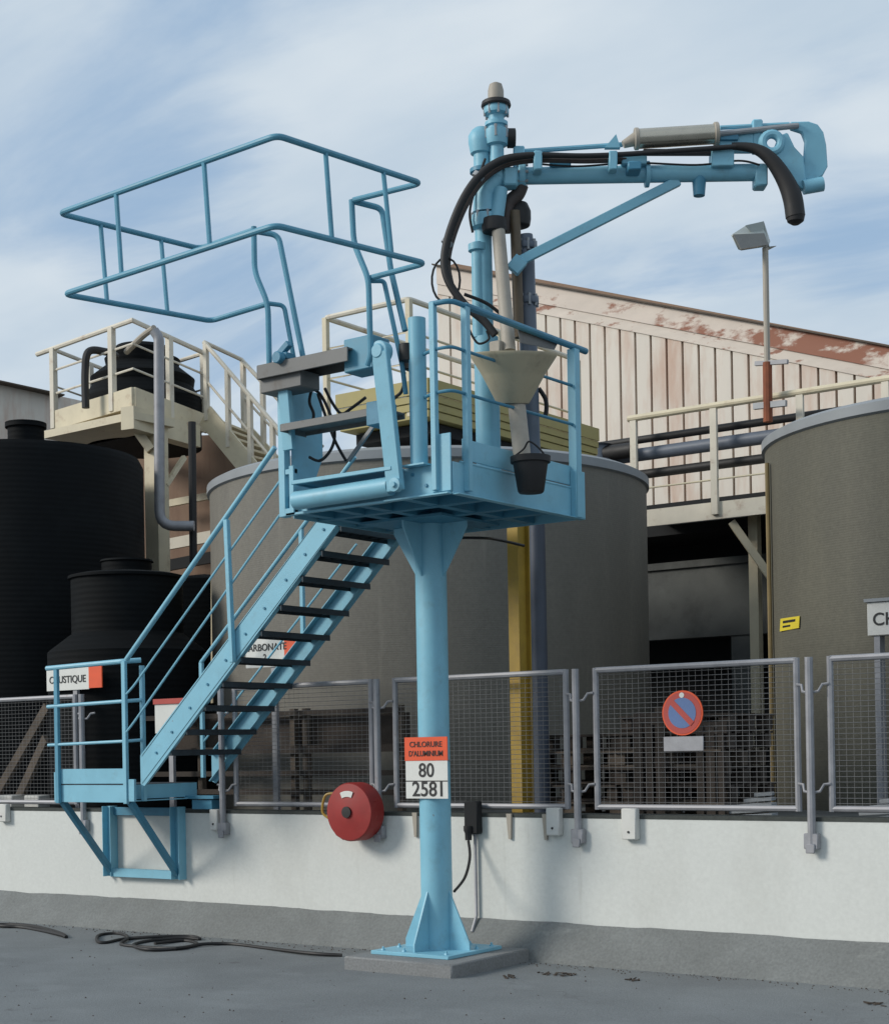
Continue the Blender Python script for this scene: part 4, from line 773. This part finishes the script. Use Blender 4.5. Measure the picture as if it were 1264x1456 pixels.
def pallet_stack(x, y, n, label, rz=0):
    t = thing('pallet_stack', label, 'pallets', (x, y, YZ), 'pallets behind the fence')
    for i in range(n):
        z = YZ+i*.145; b = MB(); x0_, y0_ = x, y; x += random.uniform(-.05, .05); y += random.uniform(-.04, .04)
        for j in range(6): b.bx(x-.5, x+.5, y-.4+j*.16-.045, y-.4+j*.16+.045, z+.122, z+.14)
        for j in (-.45, 0, .45):
            for l in (-.35, 0, .35): b.bx(x+j-.05, x+j+.05, y+l-.06, y+l+.06, z+.02, z+.12)
        for l in (-.35, 0, .35): b.bx(x-.5, x+.5, y+l-.05, y+l+.05, z, z+.02)
        b.build('pallet', 'wood' if (i % 3) else 'wood_pale', t); x, y = x0_, y0_
    return t
def plank_lean(px, label):
    t = thing('crate', label, 'crate', (0, 0, YZ)); return t
pallet_stack(-7.15, 12.1, 5, 'weathered pallets behind the right part of the yellow post panel')
pallet_stack(-6.1, 12.0, 6, 'taller pallets stacked behind the no parking panel')
def upright_pallet(x, y, w_, h_, label, mt):
    t = MB(); n = 3
    for i in range(n): xx = x-w_/2+w_*(i+.5)/n; hw = w_/n*random.uniform(.22, .42); t.bx(xx-hw, xx+hw, y, y+.02, YZ, YZ+h_*random.uniform(.82, 1))
    for zz2 in (.12, .5, .88): t.bx(x-w_/2, x+w_/2, y+.02, y+.1, YZ+h_*zz2-.05, YZ+h_*zz2+.05)
    return tag(t.build('pallet', mt, org=(x, y, YZ)), label, 'pallet', 'pallets behind the fence')
upright_pallet(-6.25, 11.5, .30, .95, 'brown pallet on edge at the left of the no parking panel', 'wood')
upright_pallet(-5.72, 11.55, .28, .85, 'brown pallet on edge behind the no parking sign', 'wood')
# timber rack behind the stair foot
rk = thing('timber_rack', 'low brown timber rack seen through mesh left of the column', 'rack', (-9.6, 11.6, YZ))
for zq, hq in ((1.78, .05), (1.42, .07), (1.20, .05), (1.02, .05)): MB().bx(-12.3, -8.8, 11.45, 11.5, zq, zq+hq).build('beam', 'wood', rk)
for x in (-12.2, -11.4, -10.15, -9.99, -8.85): MB().bx(x-.03, x+.03, 11.51, 11.57, YZ, 1.85).build('upright', 'wood_pale', rk)
MB().bx(-12.3, -8.8, 11.58, 11.62, 1.45, 1.78).build('back_board', 'wood', rk)
def plank(p, q, label): tag(MB().beam(p, q, .05, .11).build('plank', 'wood_pale', org=p), label, 'plank', 'planks leaning behind the left panel')
plank(at(-10, 1140, 'y', 11.5), at(68, 1005, 'y', 11.35), 'pale plank leaning behind the left mesh, reaching higher')
plank(at(25, 1140, 'y', 11.4), at(66, 1050, 'y', 11.3), 'shorter pale plank leaning behind the left mesh')
for px, w_, lb in ((12, .22, 'white block on the ground behind the left fence edge'), (49, .24, 'white block beside the leaning planks')):
    q = at(px, 1120, 'y', 11.25); tag(MB().bx(q.x-w_/2, q.x+w_/2, 11.2, 11.4, YZ, YZ+.19).build('block', 'box_white', org=(q.x, 11.3, YZ), bevel=.01), lb, 'block', 'white blocks behind the left fence')
def rubble(px, py, y, label):
    q = at(px, py, 'y', y); b = MB()
    for i in range(5): b.beam((q.x-.25+.06*i, y+.05*i, YZ+.02+.045*i), (q.x+.25-.03*i, y+.06*i, YZ+.05+.04*i), .12, .03)
    tag(b.build('scrap_sheet', 'tank_lip', org=(q.x, y, YZ), bevel=.004), label, 'scrap', 'scrap sheets behind the fence')
rubble(1060, 1120, 11.6, 'grey scrap sheet on the ground behind the no parking panel')
rubble(1255, 1125, 11.6, 'pale scrap sheet at the right edge behind the fence')

# ------------------------------------------------------------------ signs
def name_sign(px0, py0, px1, py1, y, label, txt, txt2=None, osplit=None, side='r', tsz=.1, facing=X):
    a, b = at(px0, py0, 'y', y), at(px1, py1, 'y', y); t = thing('name_sign', label, 'sign', ((a.x+b.x)/2, y, b.z))
    xs = b.x if osplit is None else at(osplit, py0, 'y', y).x
    MB().bx(a.x, xs-.002, y, y+.012, b.z, a.z).build('plate', 'sign_white', t)
    if osplit: MB().bx(xs, b.x, y-.002, y+.012, b.z+.01, a.z-.01).build('orange_plate', 'sign_orange', t)
    MB().bx((a.x+b.x)/2-.03, (a.x+b.x)/2+.03, y+.013, y+.05, YZ, a.z-.02).build('sign_post', 'galv', t)
    if txt: text(txt, tsz, ((a.x+xs)/2, y-.003, (a.z+b.z)/2+(tsz*.38 if txt2 else -tsz*.2)), X, Z, 'ink', t)
    if txt2: text(txt2, tsz*.9, ((a.x+xs)/2, y-.003, (a.z+b.z)/2-tsz*.62), X, Z, 'ink', t)
    return t
name_sign(66, 948, 145, 979, 11.02, 'white and orange name sign beside the top rail of the landing', 'CAUSTIQUE', None, 126, tsz=.105)
name_sign(349, 906, 426, 946, 11.25, 'white and orange name sign seen between the stair treads', 'CARBONATE', '2', 404, tsz=.095)
sg = name_sign(220, 1000, 262, 1042, 11.25, 'blank white notice with a red top edge behind the stair foot', None)
q0, q1 = at(218, 996, 'y', 11.24), at(264, 1000, 'y', 11.24); MB().bx(q0.x, q1.x, 11.235, 11.26, q1.z, q0.z+.01).build('red_edge', 'sign_red', sg)
# box with writing on right tank
tcx, tcy, tr = -4.62, 15.25, 2.05
q = at(1236, 880, 'y', 12.9); ex0 = at(1234, 880, 'y', 12.9).x; zt_, zb3 = at(1236, 852, 'y', 12.9).z, at(1236, 913, 'y', 12.9).z
bxs = thing('name_sign', 'white lettered box sign at the right edge on the large tank', 'sign', (ex0+.4, 12.95, zb3))
MB().bx(ex0, ex0+.95, 12.88, 13.02, zb3+.05, zt_-.03).build('box', 'box_white', bxs, bevel=.006)
MB().bx(ex0-.02, ex0+.97, 12.86, 13.03, zt_-.028, zt_).build('hood', 'tank_lip', bxs)
MB().bx(ex0+.05, ex0+.1, 12.9, 13.02, YZ, zb3+.05).build('sign_post', 'galv', bxs)
text('CHLORURE', .15, (ex0+.435, 12.877, (zt_+zb3)/2), X, Z, 'ink', bxs)
# yellow sticker on the tank
def on_tank(px, py):
    d_ = ray(px, py); o_ = CAM-V((tcx, tcy, 0)); aa = d_.x**2+d_.y**2; bb_ = 2*(o_.x*d_.x+o_.y*d_.y); cc_ = o_.x**2+o_.y**2-(tr+.006)**2; t = (-bb_-math.sqrt(bb_*bb_-4*aa*cc_))/(2*aa); return CAM+d_*t
s = MB(); c4 = [on_tank(*p) for p in ((1110, 898), (1137, 893), (1138, 876), (1111, 880))]; nn = (sum(c4, V())/4-V((tcx, tcy, sum(c4, V()).z/4))).normalized()
s.hexa([p+nn*.004 for p in c4]+[p+nn*.010 for p in c4]); ys = s.build('hazard_sticker', 'sign_yellow', org=sum(c4, V())/4); tag(ys, 'small yellow notice stuck on the large grey tank', 'sticker')
for f0, f1 in ((.6, .8), (.25, .4)):
    lo = lerp(lerp(c4[0], c4[3], f0), lerp(c4[1], c4[2], f0), .15); lr = lerp(lerp(c4[0], c4[3], f0), lerp(c4[1], c4[2], f0), .8 if f0 > .5 else .55); uo = lerp(lerp(c4[0], c4[3], f1), lerp(c4[1], c4[2], f1), .15); ur = lerp(lerp(c4[0], c4[3], f1), lerp(c4[1], c4[2], f1), .8 if f0 > .5 else .55)
    MB().hexa([p+nn*.0105 for p in (lo, lr, ur, uo)]+[p+nn*.0125 for p in (lo, lr, ur, uo)]).build('mark', 'ink', ys)
# conduit on the tank
q = on_tank(1099, 900); q1_ = on_tank(1092, 650)
tag(MB().tube([V((q.x-.02, q.y-.02, YZ)), V((q.x-.02, q.y-.02, 4.1))], .022, 8).build('gauge_pipe', 'ochre', org=(q.x, q.y, YZ)), 'thin ochre pipe running up the left side of the large tank', 'pipe')
# no parking sign
ps = thing('no_parking_sign', 'round red and blue no parking sign on the fence mesh', 'sign', at(971, 1060, 'y', 10.9))
yq = 10.90; c = at(971, 1014, 'y', yq); rad = (at(971, 982, 'y', yq).z-at(971, 1046, 'y', yq).z)/2
MB().lathe([(rad, 0), (rad, .012)], c, (0, -1, 0), 48).build('disc', 'sign_orange', ps)
MB().lathe([(rad*.93, .013), (rad*.93, .0145)], c, (0, -1, 0), 48).build('red_ring', 'sign_red', ps)
MB().lathe([(rad*.68, .0155), (rad*.68, .017)], c, (0, -1, 0), 48).build('blue_disc', 'sign_blue', ps)
s = V((1, 0, -1)).normalized(); p_ = V((1, 0, 1)).normalized()
MB().prism([c-Y*.018+s*rad*.7+p_*rad*.13, c-Y*.018-s*rad*.7+p_*rad*.13, c-Y*.018-s*rad*.7-p_*rad*.13, c-Y*.018+s*rad*.7-p_*rad*.13], (0, -.0015, 0)).build('slash', 'sign_red', ps)
MB().lathe([(rad*.12, .0148), (rad*.12, .018)], c+Z*rad*.79, (0, -1, 0), 16).build('reflector', 'sign_white', ps)
q0, q1 = at(944, 1048, 'y', yq), at(1001, 1068, 'y', yq); MB().bx(q0.x, q1.x, yq-.01, yq, q1.z, q0.z).build('sub_plate', 'galv', ps, bevel=.003)

# ------------------------------------------------------------------ things on the white wall
hr = thing('hose_reel', 'round red hose reel on the white wall left of the column', 'hose reel', at(497, 1157, 'y', 10.8))
c = at(498, 1155, 'y', 10.68); r = .258
MB().lathe([(r*.9, -.16), (r, -.15), (r, .0), (r*.96, .02), (r*.5, .035), (r*.2, .045), (0, .045)], c, (0, -1, 0), 40).build('drum', 'red_paint', hr)
MB().lathe([(.05, .046), (.05, .06), (.02, .062)], c, (0, -1, 0), 20).build('hub', 'black_rubber', hr)
MB().lathe([(r*.8, -.2), (r*.8, -.16)], c, (0, -1, 0), 24).build('wall_mount', 'black_rubber', hr)
MB().prism([c+V((-.22, 0, .02)), c+V((-.10, 0, .20)), c+V((.10, 0, .24)), c+V((.24, 0, .10)), c+V((.26, 0, -.05)), c+V((.16, 0, -.2)), c+V((-.1, 0, -.25)), c+V((-.2, 0, -.2))], (0, .1, 0)).build('case', 'red_paint', hr, bevel=.02)
pts = [c+V((r*.72*math.sin(t), -.036, r*.72*math.cos(t))) for t in [-.45+.1*i for i in range(9)]]; inn = [c+V((r*.52*math.sin(t), -.038, r*.52*math.cos(t))) for t in [-.45+.1*i for i in range(9)]]
MB().prism(pts+inn[::-1], (0, -.004, 0)).build('label_plate', 'sign_white', hr)
MB().tube(spline([c+V((-.22, .08, .16)), c+V((-.33, .06, .14)), c+V((-.36, .05, 0)), c+V((-.30, .06, -.06))]), .012, 8).build('hose_end', 'yellow_post', hr)
def jbox(px, w_, z0_, z1_, label):
    q = at(px, 1168, 'y', 10.85); t = MB(); t.bx(q.x-w_/2, q.x+w_/2, 10.83, 10.899, z0_, z1_); o = tag(t.build('junction_box', 'box_white', org=(q.x, 10.87, z0_), bevel=.008), label, 'junction box', 'white boxes along the wall top')
    MB().lathe([(.01, 0), (.01, .006)], (q.x+.0, 10.83, z0_+.06), (0, -1, 0), 8).build('screw', 'ink', o)
jbox(787, .125, .72, .945, 'white wall box left of the post by the yellow post'); jbox(895, .13, .70, .945, 'white wall box below the no parking panel'); jbox(4, .15, .74, .93, 'white wall box at the left edge'); jbox(305, .1, .70, .9, 'white wall box beside the fence post at the stair foot')
for px, lb in ((590, 'thin brown stub on the wall just left of the column'), (724, 'thin brown stub on the wall below the yellow post'), (775, 'thin brown stub beside the white wall box')):
    q = at(px, 1190, 'y', 10.88); tag(MB().prism([(q.x-.025, 10.875, .89), (q.x+.025, 10.875, .89), (q.x+.018, 10.875, .68), (q.x-.005, 10.875, .68)], (0, .022, 0)).build('wall_stub', 'drop_grey', org=(q.x, 10.88, .68)), lb, 'stub', 'brown stubs hanging from the wall top')
gb = thing('earthing_box', 'dark cable box on the wall right of the column', 'cable box', at(668, 1195, 'y', 10.85))
q0, q1 = at(659, 1148, 'y', 10.82), at(679, 1180, 'y', 10.82); MB().bx(q0.x, q1.x, 10.82, 10.899, q1.z-.04, q0.z+.05).build('box', 'shade_and_black', gb, bevel=.01)
q = at(666, 1190, 'y', 10.82); MB().lathe([(.028, -.03), (.03, .03), (.04, .05), (.04, .09)], q, (0, 0, 1), 12).build('gland', 'black_rubber', gb)
MB().tube(spline([at(666, 1196, 'y', 10.8), at(668, 1220, 'y', 10.75), at(661, 1248, 'y', 10.6), at(646, 1268, 'y', 10.35)]), .012, 8).build('cable', 'black_rubber', gb)
q = at(676, 1230, 'y', 10.87); tag(MB().tube([(q.x, 10.872, .80), (q.x, 10.872, .03), (q.x, 10.80, -.10)], .014, 10).build('conduit', 'galv', org=(q.x, 10.87, 0)), 'thin grey conduit down the wall right of the column', 'conduit')

# ------------------------------------------------------------------ hoses and litter on the road
def road_hose(pts, r, label, name='ground_hose'):
    w_ = [at(x, y, 'z', ZR+.012+.010*(i % 3 == 1)) for i, (x, y) in enumerate(pts)]
    return tag(MB().tube(spline(w_, 6), r, 8).build(name, 'black_rubber', org=w_[0]), label, 'hose', 'black hoses lying on the road')
road_hose([(486, 1359), (440, 1356), (380, 1349), (330, 1343), (290, 1343), (270, 1347), (240, 1351), (205, 1350), (190, 1344), (215, 1338), (260, 1334), (284, 1336), (270, 1332), (215, 1333), (175, 1336), (150, 1341), (138, 1338), (142, 1330), (170, 1328), (182, 1334), (172, 1343), (200, 1347), (250, 1349), (280, 1343), (262, 1338), (220, 1342)], .0155, 'black hose coiled on the road with a straight tail to the plinth')
road_hose([(-40, 1314), (0, 1317), (30, 1319), (60, 1324), (88, 1330), (94, 1333), (84, 1327), (50, 1318), (10, 1315), (-30, 1318)], .018, 'black hose lying at the left edge of the road')
def litter(px, py, n, sp, label):
    b = MB(); c = at(px, py, 'z', ZR)
    for i in range(n):
        a = random.uniform(0, 6.3); q = c+V((random.gauss(0, sp*.6), random.gauss(0, .035), .005)); l = random.uniform(.02, .08); b.beam(q, q+V((math.cos(a)*l, math.sin(a)*l, random.uniform(0, .01))), random.uniform(.006, .022), random.uniform(.003, .010))
    tag(b.build('litter', 'debris', org=c), label, 'litter', 'dark litter on the road')
litter(795, 1387, 18, .17, 'longest heap of dark litter on the road right of the plinth'); litter(905, 1395, 6, .06, 'small dark scrap on the road between two larger heaps'); litter(1240, 1428, 12, .12, 'dark litter on the road at the right edge'); litter(725, 1391, 7, .03, 'tiny dark scrap beside the plinth corner')
